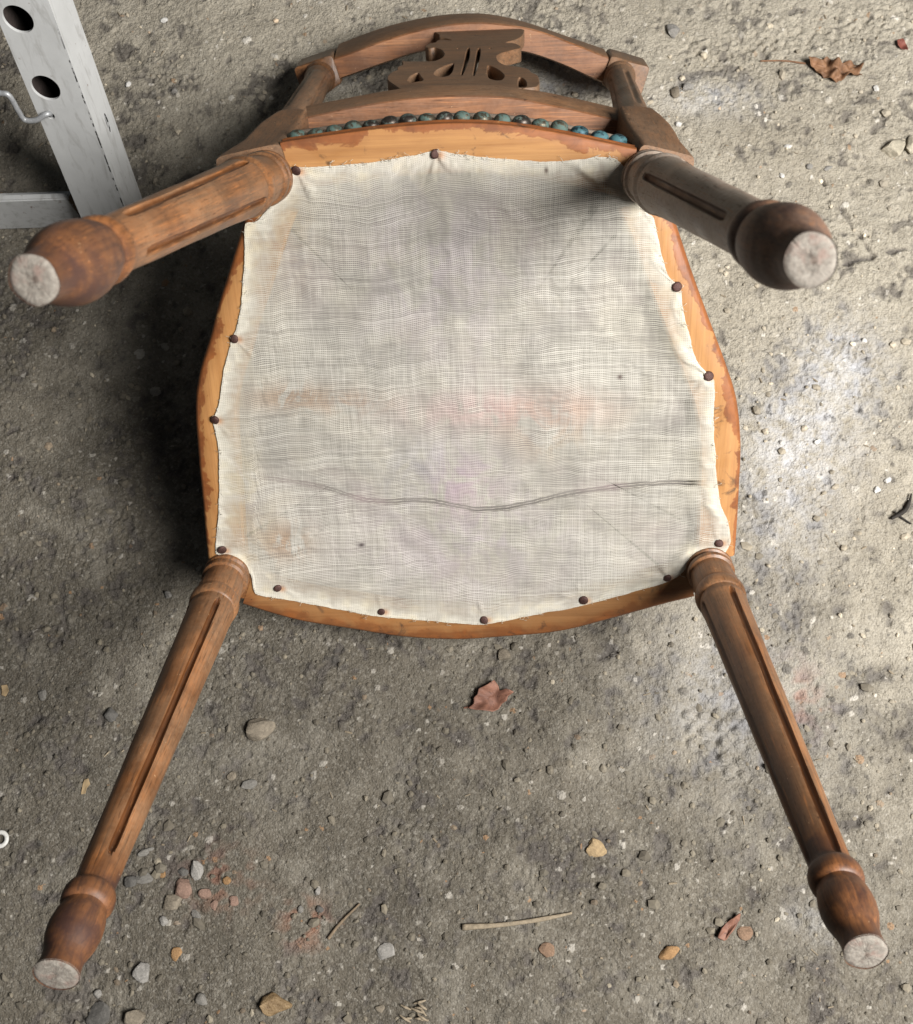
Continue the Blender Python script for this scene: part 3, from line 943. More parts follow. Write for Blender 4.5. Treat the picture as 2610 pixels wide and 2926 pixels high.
# weave coordinates: the weft is pulled into arcs between the tacks
top_d = np.clip(0.36 - Vv, 0, 1)
sag = np.interp(U, [-0.16, -0.1165, -0.065, -0.0118, 0.045, 0.10, 0.14], [-0.002, 0.0, -0.012, 0.003, -0.009, 0.001, 0.004])
Wv = Vv - sag * np.exp(-top_d / 0.14) + 0.0006 * nz1 + 0.10 * (U - 0.02) ** 2
Wv += 0.02 * np.clip(-U, 0, 1) * np.clip((0.22 - Vv) / 0.2, 0, 1)
Wu = U * (1 - 0.10 * np.clip(0.36 - Vv, 0, 1)) + 0.0004 * nz1[::-1]
point_attr(cover, 'warp_u', Wu)
point_attr(cover, 'warp_v', Wv)
point_attr(cover, 'hem', np.clip(1.12 - dist / (0.030 - 0.010 * np.clip(U / 0.15, 0, 1)) + 0.07 * nz1 + 0.05 * nz2, 0, 1))
RS = smooth_curve(RUN, 200)
rv = np.interp(U, RS[:, 0], RS[:, 1])
point_attr(cover, 'run', (Vv - rv) * 1000 + 0.12 * nz2)
point_attr(cover, 'runmask', np.interp(U, [-0.19, -0.15, -0.10, -0.06, 0.0, 0.02, 0.06, 0.12, 0.185, 0.205], [0, 0.3, 0.5, 0.75, 0.8, 1.0, 0.95, 0.85, 1.0, 0.7]))

n = NT('muslin')
wu, wv, hem = n.attr('warp_u'), n.attr('warp_v'), n.attr('hem')
PER = 0.00155
cx = n.n('ShaderNodeCombineXYZ')
n.link(wu, cx.inputs[0]); n.link(wv, cx.inputs[1])
vec = cx.outputs[0]


def vmap(scale):
    mp = n.n('ShaderNodeMapping')
    n.link(vec, mp.inputs['Vector'])
    mp.inputs['Scale'].default_value = scale
    return mp.outputs[0]


jit = n.noise(vmap((28, 28, 1)), 1.0, 2)
sx = n.math('SINE', n.math('ADD', n.math('MULTIPLY', wu, 2 * math.pi / PER), n.math('MULTIPLY', jit, 1.4)))
sy = n.math('SINE', n.math('ADD', n.math('MULTIPLY', wv, 2 * math.pi / (PER * 0.92)), n.math('MULTIPLY', jit, 1.6)))
# slubs: each thread has its own thickness along its length
slub_x = n.noise(vmap((0.9 / PER, 9, 1)), 1.0, 2, 0.6)
slub_y = n.noise(vmap((4, 1.0 / PER, 1)), 1.0, 2, 0.6)
band_y = n.noise(vmap((6, 0.22 / PER, 1)), 1.0, 3, 0.6)
tx_ = n.math('MULTIPLY', n.step(n.math('ADD', sx, n.math('MULTIPLY', n.math('SUBTRACT', slub_x, 0.5), 2.0)), -0.9, 0.9), 0.55)
ty_ = n.step(n.math('ADD', sy, n.math('MULTIPLY', n.math('SUBTRACT', slub_y, 0.47), 2.8)), -0.7, 0.7)
# the run: weft threads missing along a wavering line
run, rmask = n.attr('run'), n.attr('runmask')
rvar = n.noise(vmap((30, 30, 1)), 1.0, 3)
gap = n.math('MULTIPLY', n.step(n.math('ADD', n.math('ABSOLUTE', run), n.math('MULTIPLY', rvar, 4.0)), 5.6, 3.6), rmask)
rline = n.math('SINE', n.math('ADD', n.math('MULTIPLY', run, 2.6), n.math('MULTIPLY', rvar, 1.5)))
keep = n.step(rline, 0.45, 0.9)
gap_w = n.math('MULTIPLY', gap, n.math('SUBTRACT', 1.0, keep))
ty_ = n.math('MULTIPLY', ty_, n.math('SUBTRACT', 1.0, gap_w))
tx_ = n.math('MULTIPLY', tx_, n.math('SUBTRACT', 1.0, n.math('MULTIPLY', gap_w, 0.45)))
thread = n.math('MAXIMUM', tx_, ty_)
thin = n.ramp(n.noise(vmap((13, 17, 1)), 1.0, 4, 0.6, 0.4), [(0.36, 0.30), (0.60, 0.0)])       # worn see-through patches
cover_a = n.math('SUBTRACT', n.math('ADD', 0.42, n.math('MULTIPLY', thread, 0.46)), thin)
cover_a = n.math('MULTIPLY', cover_a, n.math('SUBTRACT', 1.0, n.math('MULTIPLY', gap_w, 0.85)))
alpha = n.math('MAXIMUM', cover_a, n.math('MULTIPLY', hem, 0.97))
# colour
col = n.ramp(n.math('ADD', n.math('MULTIPLY', slub_x, 0.5), n.math('MULTIPLY', slub_y, 0.5)), [(0.33, (0.35, 0.335, 0.295)), (0.60, (0.535, 0.513, 0.458))])
col = n.mix(n.math('MULTIPLY', n.math('SUBTRACT', 1.0, thread), 0.35), col, (0.33, 0.295, 0.24))
col = n.mix(n.ramp(band_y, [(0.28, 0.45), (0.42, 0.0)]), col, (0.36, 0.33, 0.30))
col = n.mix(n.ramp(n.noise(vmap((9, 60 / PER * 0.02, 1)), 1.0, 2), [(0.66, 0.0), (0.72, 0.6)]), col, (0.80, 0.78, 0.72))
col = n.mix(n.math('MULTIPLY', hem, 0.5), col, (0.55, 0.52, 0.445))
mott = n.noise(vmap((16, 16, 1)), 1.0, 5, 0.65, 0.6)
col = n.mix(n.ramp(mott, [(0.36, 0.30), (0.55, 0.0)]), col, (0.52, 0.48, 0.38))
col = n.mix(n.math('MULTIPLY', n.ramp(n.noise(vmap((55, 55, 1)), 1.0, 4), [(0.5, 0.0), (0.72, 0.5)]), hem), col, (0.66, 0.58, 0.40))
col = n.mix(n.math('MULTIPLY', gap, 0.15), col, (0.36, 0.27, 0.17))
wob = n.noise(vmap((38, 26, 1)), 1.0, 5, 0.65, 0.7)
tex = n.n('ShaderNodeTexCoord').outputs['Object']
sepo = n.n('ShaderNodeSeparateXYZ')
n.link(tex, sepo.inputs[0])


def stain(colour, x, y, rx, ry, strength, lo=0.38, hi=0.62):
    global col
    dx = n.math('DIVIDE', n.math('SUBTRACT', sepo.outputs[0], x), rx)
    dy = n.math('DIVIDE', n.math('SUBTRACT', sepo.outputs[1], y), ry)
    q = n.math('ADD', n.math('MULTIPLY', dx, dx), n.math('MULTIPLY', dy, dy))
    f = n.math('POWER', 2.718, n.math('MULTIPLY', q, -1.0))
    f = n.math('MULTIPLY', n.math('MULTIPLY', f, n.step(wob, lo, hi)), strength, clamp=True)
    col = n.mix(f, col, colour)


stain((0.62, 0.30, 0.33), 0.030, 0.152, 0.075, 0.017, 0.34, 0.30, 0.55)
stain((0.50, 0.30, 0.18), 0.075, 0.150, 0.045, 0.016, 0.42, 0.32, 0.6)
stain((0.38, 0.26, 0.14), 0.070, 0.128, 0.030, 0.020, 0.5)
stain((0.30, 0.18, 0.10), -0.142, 0.170, 0.034, 0.011, 0.62, 0.43, 0.50)
stain((0.36, 0.22, 0.13), -0.100, 0.163, 0.040, 0.010, 0.6)
stain((0.36, 0.22, 0.12), -0.160, 0.036, 0.022, 0.018, 0.7, 0.44, 0.54)
stain((0.50, 0.28, 0.36), 0.000, 0.085, 0.030, 0.030, 0.6)
stain((0.42, 0.36, 0.40), 0.005, 0.030, 0.09, 0.05, 0.55)
stain((0.34, 0.34, 0.38), -0.02, 0.100, 0.06, 0.03, 0.45)
stain((0.46, 0.40, 0.44), -0.01, 0.27, 0.07, 0.07, 0.5)
stain((0.44, 0.36, 0.24), -0.135, 0.30, 0.03, 0.04, 0.5)
stain((0.44, 0.38, 0.24), -0.19, 0.09, 0.02, 0.06, 0.5)
stain((0.12, 0.09, 0.08), 0.130, 0.179, 0.0022, 0.0022, 1.0, 0.0, 0.01)
stain((0.05, 0.04, 0.04), -0.092, 0.030, 0.0030, 0.0022, 1.0, 0.0, 0.01)
stain((0.15, 0.12, 0.10), 0.0700, 0.3435, 0.0016, 0.0022, 1.0, 0.0, 0.01)
# rust round the tacks
for tx, ty in TACKS:
    stain((0.45, 0.20, 0.08), tx + 0.0035, ty - 0.001, 0.0035, 0.0032, 0.7, 0.2, 0.4)
n.base(col)
n.rough(0.95)
n.b.inputs['Specular IOR Level'].default_value = 0.15
n.link(alpha, n.b.inputs['Alpha'])
n.bump(thread, 0.5, 0.0006)
cover.data.materials.append(n.m)

# loose threads along the cut edge
FV, FF = [], []
rt = random.Random(4)
for k in range(170):
    bx, by = border[rt.randrange(len(border))]
    dirn = Vector((bx - 0.0, by - 0.155, 0)).normalized()
    a = math.atan2(dirn.y, dirn.x) + rt.gauss(0, 0.9)
    l = rt.uniform(0.0015, 0.006)
    p0 = Vector((bx, by, 0.0016)) - dirn * 0.0015
    b0 = len(FV)
    for i in range(5):
        t = i / 4
        c = p0 + Vector((math.cos(a + 0.9 * t * rt.uniform(-1, 1)), math.sin(a), 0)) * l * t + Vector((0, 0, 0.0012 * math.sin(t * 3)))
        for j in range(3):
            FV.append(c + Vector((math.cos(j * 2.09), math.sin(j * 2.09), 0.5 * math.cos(j * 2.09))) * 0.00016)
    for i in range(4):
        for j in range(3):
            FF.append((b0 + i * 3 + j, b0 + i * 3 + (j + 1) % 3, b0 + (i + 1) * 3 + (j + 1) % 3, b0 + (i + 1) * 3 + j))
M['thread'] = plain('cotton_thread', (0.62, 0.58, 0.49), 0.95, 100, 0.2, 0)
fray = mesh_object('loose_threads', FV, FF, M['thread'], chair)
fray['kind'] = 'stuff'

# lining board of the seat seen through the weave
seat_plan = np.vstack([smooth_curve(OUT_L[::-1], 40), smooth_curve([(-0.1510, 0.3340), (-0.13, 0.366)], 4), smooth_curve(OUT_B, 40), smooth_curve([(0.137, 0.3568), (0.156, 0.328)], 4), smooth_curve(OUT_R, 40),
                       smooth_curve([(0.2361, 0.012), (0.232, -0.012), (0.218, -0.024), (0.203, -0.030)], 8), smooth_curve(OUT_F[::-1], 50), smooth_curve([(-0.205, -0.029), (-0.220, -0.022), (-0.230, -0.010), (-0.2306, 0.012)], 8)])
ctr = np.array([0.0, 0.155])
KP = len(seat_plan)


def plan_loop(scale, z):
    q = ctr + (seat_plan - ctr) * scale
    return [(x, y, z) for x, y in q]


n = NT('seat_lining_canvas')
v = n.coords()
a = n.noise(v, 30, 5, 0.6)
b = n.noise(v, 9, 3, 0.6)
c = n.ramp(a, [(0.3, (0.125, 0.115, 0.107)), (0.7, (0.27, 0.25, 0.228))])
c = n.mix(n.ramp(b, [(0.5, 0.0), (0.65, 0.5)]), c, (0.30, 0.20, 0.23))
n.base(c)
n.rough(0.95)
M['lining'] = n.m
LV = plan_loop(0.93, -0.013) + [(0.0, 0.155, -0.017)]
mesh_object('seat_lining', LV, [(i, (i + 1) % KP, KP) for i in range(KP)], M['lining'], chair)

# padded seat top, facing the ground
M['seat_cloth'] = plain('faded_seat_cloth', (0.30, 0.24, 0.19), 0.95, 120, 0.4, 0.5, 0.001, 0.1)
CV, rings = [], [(0.90, -0.030), (0.995, -0.054), (1.0, -0.058), (0.998, -0.066), (0.985, -0.076), (0.955, -0.084), (0.90, -0.091), (0.78, -0.099), (0.55, -0.106), (0.25, -0.110)]
for s_, z_ in rings:
    CV += plan_loop(s_, z_)
CV.append((0.0, 0.155, -0.111))
CF = [(i * KP + j, i * KP + (j + 1) % KP, (i + 1) * KP + (j + 1) % KP, (i + 1) * KP + j) for i in range(len(rings) - 1) for j in range(KP)]
CF += [((len(rings) - 1) * KP + j, (len(rings) - 1) * KP + (j + 1) % KP, len(CV) - 1) for j in range(KP)]
mesh_object('cushion', CV, CF, M['seat_cloth'], chair)

# tacks holding the muslin -------------------------------------------------------
def dome_mesh(name, r, h, rim, mat, seg=20, rings=7):
    V = [(0, 0, h)]
    for i in range(1, rings + 1):
        a = i / rings * math.pi / 2
        for j in range(seg):
            t = 2 * math.pi * j / seg
            V.append((r * math.sin(a) * math.cos(t), r * math.sin(a) * math.sin(t), h * math.cos(a)))
    for j in range(seg):
        t = 2 * math.pi * j / seg
        V.append((r * 0.96 * math.cos(t), r * 0.96 * math.sin(t), -rim))
    F = [(0, 1 + j, 1 + (j + 1) % seg) for j in range(seg)]
    for i in range(rings):
        for j in range(seg):
            F.append((1 + i * seg + j, 1 + (i + 1) * seg + j, 1 + (i + 1) * seg + (j + 1) % seg, 1 + i * seg + (j + 1) % seg))
    me = bpy.data.meshes.new(name)
    me.from_pydata(V, [], F)
    me.polygons.foreach_set('use_smooth', [True] * len(me.polygons))
    me.materials.append(mat)
    return me


tack_me = dome_mesh('tack', 0.0040, 0.0015, 0.0012, M['tack'])
for k, (tx, ty) in enumerate(TACKS):
    o = bpy.data.objects.new('tack', tack_me)
    COL.objects.link(o)
    o.parent = chair
    o.location = (tx, ty, 0.0022)
    o.rotation_euler = (random.uniform(-.35, .35), random.uniform(-.35, .35), random.uniform(0, 6))
    s = random.uniform(0.9, 1.08)
    o.scale = (s, s * random.uniform(0.85, 1.0), s * random.uniform(0.6, 1.2))

# dome headed upholstery nails along the back of the seat -------------------------
def patina(name, bronze, verd, amount, rough):
    n = NT(name)
    v = n.coords()
    oi = n.n('ShaderNodeObjectInfo')
    off = n.n('ShaderNodeVectorMath', operation='ADD')
    n.link(v, off.inputs[0])
    n.link(oi.outputs['Random'], off.inputs[1])
    a = n.noise(off.outputs[0], 170, 4, 0.65, 0.5)
    m = n.step(a, 0.66 - amount * 0.4, 0.80 - amount * 0.4)
    n.base(n.mix(m, bronze, verd))
    n.link(n.math('SUBTRACT', 0.75, n.math('MULTIPLY', m, 0.6), clamp=True), n.b.inputs['Metallic'])
    n.rough(n.ramp(m, [(0.0, rough), (1.0, 0.8)]))
    n.bump(a, 0.35, 0.0008)
    return n.m


NAIL_M = {'green': patina('verdigris_nail', (0.10, 0.085, 0.06), (0.07, 0.115, 0.10), 0.6, 0.48),
          'dark': patina('dark_bronze_nail', (0.06, 0.05, 0.042), (0.085, 0.115, 0.10), 0.4, 0.42),
          'blue': patina('blue_corroded_nail', (0.03, 0.06, 0.075), (0.045, 0.12, 0.135), 0.6, 0.5)}
NAIL_ME = {k: dome_mesh('nail', 0.0070, 0.0054, 0.003, m, 24, 8) for k, m in NAIL_M.items()}
NAILS = [(-0.1197, 0.3715), (-0.1052, 0.3729), (-0.0904, 0.3747), (-0.0756, 0.3765), (-0.0617, 0.378), (-0.0474, 0.3794), (-0.0332, 0.3805), (-0.019, 0.3811), (-0.0053, 0.381), (0.008, 0.3813), (0.0233, 0.3801), (0.0386, 0.3784), (0.053, 0.3764), (0.0675, 0.3744), (0.0819, 0.372), (0.0972, 0.368), (0.1126, 0.3637), (0.1268, 0.3609)]
KIND = ['green', 'green', 'green', 'green', 'dark', 'dark', 'dark', 'green', 'dark', 'green', 'green', 'green', 'dark', 'green', 'green', 'blue', 'blue', 'blue']
for k, ((nx_, ny_), kd) in enumerate(zip(NAILS, KIND)):
    o = bpy.data.objects.new('nail', NAIL_ME[kd])
    COL.objects.link(o)
    o.parent = chair
    o.location = (nx_, ny_ - 0.0024, -0.0345)
    slope = -0.06 * (k - 8.5) / 8.5 * 3
    o.rotation_euler = (math.radians(-90) + random.uniform(-.08, .08), 0, slope + random.uniform(-.1, .1))
    s = random.uniform(0.92, 1.04)
    o.scale = (s, s * random.uniform(0.9, 1.05), s * random.uniform(0.75, 1.0))
    if kd == 'blue':
        o['label'] = 'blue green corroded nail head'
        o.scale = (1, random.uniform(0.8, 0.95), random.uniform(0.75, 0.9))

HOOK = [(-0.434, 0.435, 0.2154), (-0.4164, 0.4326, 0.2127), (-0.4089, 0.4312, 0.2105), (-0.4084, 0.4288, 0.1911), (-0.4074, 0.4277, 0.1798), (-0.3968, 0.4267, 0.1798), (-0.3868, 0.4289, 0.1838), (-0.3832, 0.4313, 0.1825), (-0.3867, 0.437, 0.1717)]

PEBBLES = [
 (-0.2046,-0.1249,0.0298,0.0209,15,'tan','largest rounded grey-tan pebble right of the front left leg'),
 (-0.4173,-0.0887,0.0100,0.0116,0,'grey','flat pale grey pebble left of the front left leg'),
 (-0.3476,-0.1095,0.0139,0.0124,0,'dark','round dark grey pebble close to the left side of the front left leg'),
 (-0.3027,-0.3397,0.0215,0.0194,10,'pale','blocky pale grey pebble right of the front left foot'),
 (-0.1796,-0.3663,0.0200,0.0289,70,'amber','amber brown angular stone at the bottom edge of the picture'),
 (-0.2573,-0.2533,0.0120,0.0171,30,'pale','sharp light grey stone chip standing in the pebble cluster'),
 (-0.3059,-0.2360,0.0163,0.0066,20,'grey','grey bar shaped stone chip just right of the front left leg shaft'),
 (-0.2704,-0.2541,0.0111,0.0076,0,'dark','dark oval pebble left of the sharp light chip'),
 (-0.3058,-0.2582,0.0183,0.0112,0,'grey','flat oblong grey stone beside the bulb of the front left leg'),
 (-0.3168,-0.2625,0.0133,0.0122,0,'dark','knobbly dark grey stone nearest the lower ring of the front left leg'),
 (-0.2791,-0.2807,0.0202,0.0136,10,'tan','oval tan grey pebble below the pebble cluster'),
 (-0.2557,-0.2918,0.0121,0.0060,-50,'grey','small grey rectangular chip below the pink brick crumbs'),
 (-0.2851,-0.2972,0.0071,0.0091,30,'pale','small pale triangular chip under the oval tan pebble'),
 (-0.2279,-0.2620,0.0080,0.0075,0,'orange','small orange tan cube shaped stone right of the brick crumbs'),
 (-0.2886,-0.2557,0.0076,0.0066,0,'orange','tiny orange tan pebble left of the dark oval pebble'),
 (-0.2672,-0.2691,0.0171,0.0191,0,'pink','largest pink brick crumb in the pebble cluster'),
 (-0.2488,-0.2732,0.0120,0.0110,0,'pink','pink brick crumb next to the largest brick crumb'),
 (-0.2390,-0.2833,0.0075,0.0100,0,'pink','narrow pink brick crumb below the other brick crumbs'),
 (-0.2219,-0.2799,0.0110,0.0090,0,'pink','rightmost pink brick crumb of the cluster'),
 (-0.2127,-0.1764,0.0159,0.0099,15,'grey','grey pebble right of the front left leg shaft with a smaller one beside it'),
 (-0.2283,-0.1684,0.0100,0.0070,30,'tan','small slanted tan pebble above a grey pebble by the leg shaft'),
 (-0.1447,-0.2728,0.0069,0.0079,0,'pale','small pale oval pebble above two tiny pebbles at lower centre'),
 (-0.1592,-0.2874,0.0059,0.0069,0,'grey','tiny grey pebble, left of two below the pale oval one'),
 (-0.1416,-0.2875,0.0074,0.0069,0,'dark','tiny dark pebble, right of two below the pale oval one'),
 (-0.0803,-0.3242,0.0206,0.0137,20,'pale','pale grey flat stone at lower centre near the thin twig'),
 (-0.2719,-0.3246,0.0101,0.0111,0,'orange','orange ochre pebble pressed into dirt beside the front left foot'),
 (-0.3417,-0.3588,0.0078,0.0083,0,'pale','small pale pebble just below the front left foot'),
 (-0.2460,-0.3626,0.0121,0.0111,0,'grey','round grey pebble near the bottom edge left of the amber stone'),
 (-0.0858,-0.3713,0.0084,0.0079,0,'tan','small roundish tan pebble on the bottom edge at centre'),
 (-0.3038,-0.3772,0.0175,0.0226,80,'tan','upright tan stone cut by the bottom edge below the pale pebble'),
 (-0.3409,-0.3754,0.0239,0.0208,0,'dark','large dark grey stone half buried at the bottom left edge'),
 (0.4658,0.4835,0.0283,0.0221,0,'rock','pale rough rock near the right edge, left of a pair'),
 (0.4863,0.4852,0.0186,0.0247,0,'rock','pale rough rock cut by the right edge of the picture'),
 (0.1113,-0.2372,0.0204,0.0165,-35,'flake','tan triangular stone flake lying flat at lower right'),
 (0.0318,-0.0589,0.0127,0.0117,0,'tan','round tan pebble in a pit below the front seat rail'),
 (0.1723,-0.3264,0.0177,0.0108,25,'orange','orange brown oval pebble at the bottom right'),
 (0.2420,-0.3105,0.0139,0.0119,15,'brown','flat brown round pebble beside the bark chip'),
 (0.0637,-0.3248,0.0166,0.0127,0,'brown','flat tan brown pebble below the pale straw stick'),
 (0.2383,0.6428,0.0164,0.0177,0,'pale','pale grey stone behind the top rail near the top edge'),
 (0.2364,0.5629,0.0110,0.0134,0,'tan','tan stone just right of the right back post'),
 (0.2513,0.5701,0.0147,0.0122,0,'pale','pale stone beside the tan one right of the right back post'),
 (0.2370,0.5217,0.0084,0.0072,0,'white','small white stone right of the lower end of the right back post'),
 (0.3436,0.4554,0.0065,0.0071,0,'white','tiny white stone above the rear right leg shaft'),
 (0.3538,0.4892,0.0090,0.0060,0,'white','small white oval stone above the rear right leg'),
 (0.3735,0.4648,0.0078,0.0072,0,'pale','small pale pebble above the rear right foot'),
 (0.3937,0.4621,0.0108,0.0060,0,'pale','flat pale chip right of a small pebble above the rear right foot'),
 (0.4563,0.5600,0.0082,0.0076,0,'white','tiny white stone below the crumpled dry leaf'),
 (0.4091,0.2590,0.0061,0.0061,0,'white','tiny white stone right of the rear right foot'),
 (0.4154,0.1084,0.0086,0.0054,30,'white','white chip near the right edge, upper of two by the black twig'),
 (0.4045,0.0988,0.0069,0.0080,0,'white','white stone near the right edge, lower of two by the black twig'),
 (0.3507,0.1506,0.0091,0.0059,15,'white','white chip on chalky ground right of the seat'),
 (0.3167,0.1504,0.0058,0.0058,0,'white','tiny white stone just right of the right side rail'),
 (-0.3452,0.6854,0.0106,0.0066,0,'white','small white stone by the top edge between metal beam and chair'),
 (-0.3805,0.5999,0.0090,0.0058,60,'white','white paper thin chip beside the metal beam'),
 (-0.3265,0.5876,0.0088,0.0076,0,'pale','pale chip on the ground left of the left back post'),
 (-0.2989,0.0066,0.0093,0.0083,0,'pale','small pale pebble left of the front left leg neck'),
]

# ------------------------------------------------------------------ grey steel rack leg on the left
n = NT('grey_painted_steel')
v = n.coords()
a = n.noise(v, 18, 5, 0.6)
b = n.noise(v, 240, 3, 0.6)
c = n.ramp(a, [(0.3, (0.44, 0.445, 0.44)), (0.7, (0.53, 0.535, 0.53))])
c = n.mix(n.ramp(n.noise(n.coords((40, 8, 40)), 3, 5, 0.65, 0.6), [(0.52, 0.0), (0.70, 0.5)]), c, (0.22, 0.21, 0.19))
c = n.mix(n.ramp(n.noise(v, 85, 4, 0.6), [(0.68, 0.0), (0.73, 0.8)]), c, (0.16, 0.10, 0.07))
sep = n.n('ShaderNodeSeparateXYZ')
n.link(v, sep.inputs[0])
seam = n.math('MULTIPLY', n.step(n.math('ABSOLUTE', n.math('SUBTRACT', sep.outputs[0], 0.0508)), 0.0009, 0.0004), n.step(n.noise(v, 130, 3), 0.44, 0.54))
seam = n.math('MULTIPLY', seam, n.step(sep.outputs[1], 0.24, 0.17))
c = n.mix(seam, c, (0.02, 0.018, 0.016))
n.base(c)
n.rough(0.8)
n.b.inputs['Specular IOR Level'].default_value = 0.2
n.bump(n.math('ADD', b, n.math('MULTIPLY', seam, -3.0)), 0.12, 0.001)
M['grey_steel'] = n.m
M['steel_inside'] = plain('rusty_steel_inside', (0.05, 0.038, 0.034), 0.9, 60, 0.5, 0.4)


def box_bm(bm, x0, x1, y0, y1, z0, z1):
    vs = [bm.verts.new(p) for p in ((x0, y0, z0), (x1, y0, z0), (x1, y1, z0), (x0, y1, z0), (x0, y0, z1), (x1, y0, z1), (x1, y1, z1), (x0, y1, z1))]
    for f in ((0, 3, 2, 1), (4, 5, 6, 7), (0, 1, 5, 4), (1, 2, 6, 5), (2, 3, 7, 6), (3, 0, 4, 7)):
        bm.faces.new([vs[i] for i in f])


def temp_object(name, fill):
    bm = bmesh.new()
    fill(bm)
    me = bpy.data.meshes.new(name)
    bm.to_mesh(me)
    bm.free()
    o = bpy.data.objects.new(name, me)
    COL.objects.link(o)
    return o


def cyl_bm(bm, x, y, z0, z1, r, sx=1.0, sy=1.0, rot=None, seg=40):
    res = bmesh.ops.create_cone(bm, cap_ends=True, segments=seg, radius1=r, radius2=r, depth=z1 - z0)
    mt = Matrix.Translation((x, y, (z0 + z1) / 2)) @ (rot or Matrix.Identity(4)) @ Matrix.Diagonal((sx, sy, 1, 1))
    bmesh.ops.transform(bm, matrix=mt, verts=res['verts'])


rack = empty('rack_frame', (-0.39909, 0.40052, 0.0))
tag(rack, 'grey painted steel rack upright with round holes and base tube at the upper left', 'metal frame')
# local frame of the upright: x across its face, y up along it, z out of the face
WU, HU = 0.052, 0.043
DV_ = Vector((0.025874, 0.267739, 0.963144)).normalized()
RV_ = Vector((0.995363, -0.096192, 0.0)).normalized()
NV_ = RV_.cross(DV_)
outer = temp_object('upright', lambda bm: box_bm(bm, 0, WU, -0.048, 1.15, -HU, 0))
cut = temp_object('cutter', lambda bm: box_bm(bm, 0.003, WU - 0.003, -0.06, 1.147, -HU + 0.003, -0.003))


def holes(bm):
    for k in range(13):
        cyl_bm(bm, 0.0184, 0.1537 + 0.0694 * k, -0.02, 0.02, 0.0131)
    cyl_bm(bm, 0.0124, 0.1226, -0.02, 0.02, 0.0036, seg=20)
    cyl_bm(bm, WU, 0.095, -0.01, 0.01, 0.0031, 1, 3.6, Matrix.Translation((0, 0, -0.027)) @ Matrix.Rotation(math.radians(90), 4, 'Y'), 20)


cut2 = temp_object('cutter_holes', holes)
for c_ in (cut, cut2):
    md = outer.modifiers.new('cut', 'BOOLEAN')
    md.operation = 'DIFFERENCE'
    md.solver = 'EXACT'
    md.object = c_
bv = outer.modifiers.new('bevel', 'BEVEL')
bv.width = 0.0011
bv.segments = 2
bv.limit_method = 'ANGLE'
dg = bpy.context.evaluated_depsgraph_get()
me_b = bpy.data.meshes.new_from_object(outer.evaluated_get(dg))
for o in (outer, cut, cut2):
    bpy.data.objects.remove(o)
up = bpy.data.objects.new('upright', me_b)
COL.objects.link(up)
me_b.materials.clear()
me_b.materials.append(M['grey_steel'])
me_b.materials.append(M['steel_inside'])
for p in me_b.polygons:
    cx_, cy_, cz_ = p.center
    if 0.0022 < cx_ < WU - 0.0022 and -HU + 0.002 < cz_ < -0.0022:
        p.material_index = 1
me_b.polygons.foreach_set('use_smooth', [False] * len(me_b.polygons))
up.parent = rack
up.matrix_local = Matrix(((RV_.x, DV_.x, NV_.x, 0), (RV_.y, DV_.y, NV_.y, 0), (RV_.z, DV_.z, NV_.z, 0.05982), (0, 0, 0, 1)))


def cross(bm):
    box_bm(bm, -1.3 - rack.location.x, -0.4135 - rack.location.x, 0.4198 - rack.location.y, 0.4275 - rack.location.y, 0.001, 0.057)
    box_bm(bm, -1.3 - rack.location.x, -0.4155 - rack.location.x, 0.4276 - rack.location.y, 0.4620 - rack.location.y, 0.0015, 0.007)
    bmesh.ops.bevel(bm, geom=list(bm.edges), offset=0.0015, segments=2, affect='EDGES')


ct = temp_object('base_angle', cross)
ct.data.materials.append(M['grey_steel'])
ct.parent = rack


def weld(bm):
    for k in range(13):
        t = k / 12
        res = bmesh.ops.create_icosphere(bm, subdivisions=2, radius=random.uniform(0.0045, 0.0068))
        bmesh.ops.translate(bm, verts=res['verts'], vec=(-0.4068 - 0.0015 * t - rack.location.x + random.uniform(-.0008, .0008), 0.418 + 0.004 * t - rack.location.y, 0.003 + 0.050 * t))


M['weld'] = plain('rusty_weld', (0.13, 0.085, 0.05), 0.8, 200, 0.5, 0.6)
wd = temp_object('weld_bead', weld)
wd.data.materials.append(M['weld'])
wd.parent = rack


def tube(name, pts, radii, mat, seg=10, parent=None, flat=1.0, npts=None):
    c = smooth_curve(pts, npts or len(pts) * 8)
    t = np.gradient(c, axis=0)
    t /= np.linalg.norm(t, axis=1)[:, None]
    rad = np.interp(np.linspace(0, 1, len(c)), np.linspace(0, 1, len(radii)), radii)
    V = []
    for i in range(len(c)):
        up_ = Vector((0, 0, 1))
        tv = Vector(t[i])
        s = tv.cross(up_)
        if s.length < 1e-4:
            s = Vector((1, 0, 0))
        s.normalize()
        w = s.cross(tv).normalized()
        for j in range(seg):
            a = 2 * math.pi * j / seg
            V.append(Vector(c[i]) + s * (math.cos(a) * rad[i]) + w * (math.sin(a) * rad[i] * flat))
    F = grid_faces(len(c), seg, True) + [tuple(range(seg - 1, -1, -1)), tuple(range((len(c) - 1) * seg, len(c) * seg))]
    o = mesh_object(name, V, F, mat, parent)
    bm = bmesh.new()
    bm.from_mesh(o.data)
    bmesh.ops.recalc_face_normals(bm, faces=bm.faces)
    bm.to_mesh(o.data)
    bm.free()
    return o


M['zinc'] = plain('zinc_wire', (0.40, 0.41, 0.42), 0.45, 150, 0.2, 0.1, 0.0005, 0.5, 0.35)
hook = tube('wire_hook', HOOK, [0.0026], M['zinc'], 12)
tag(hook, 'bent shiny wire hook caught in a small hole of the grey steel frame', 'hook')

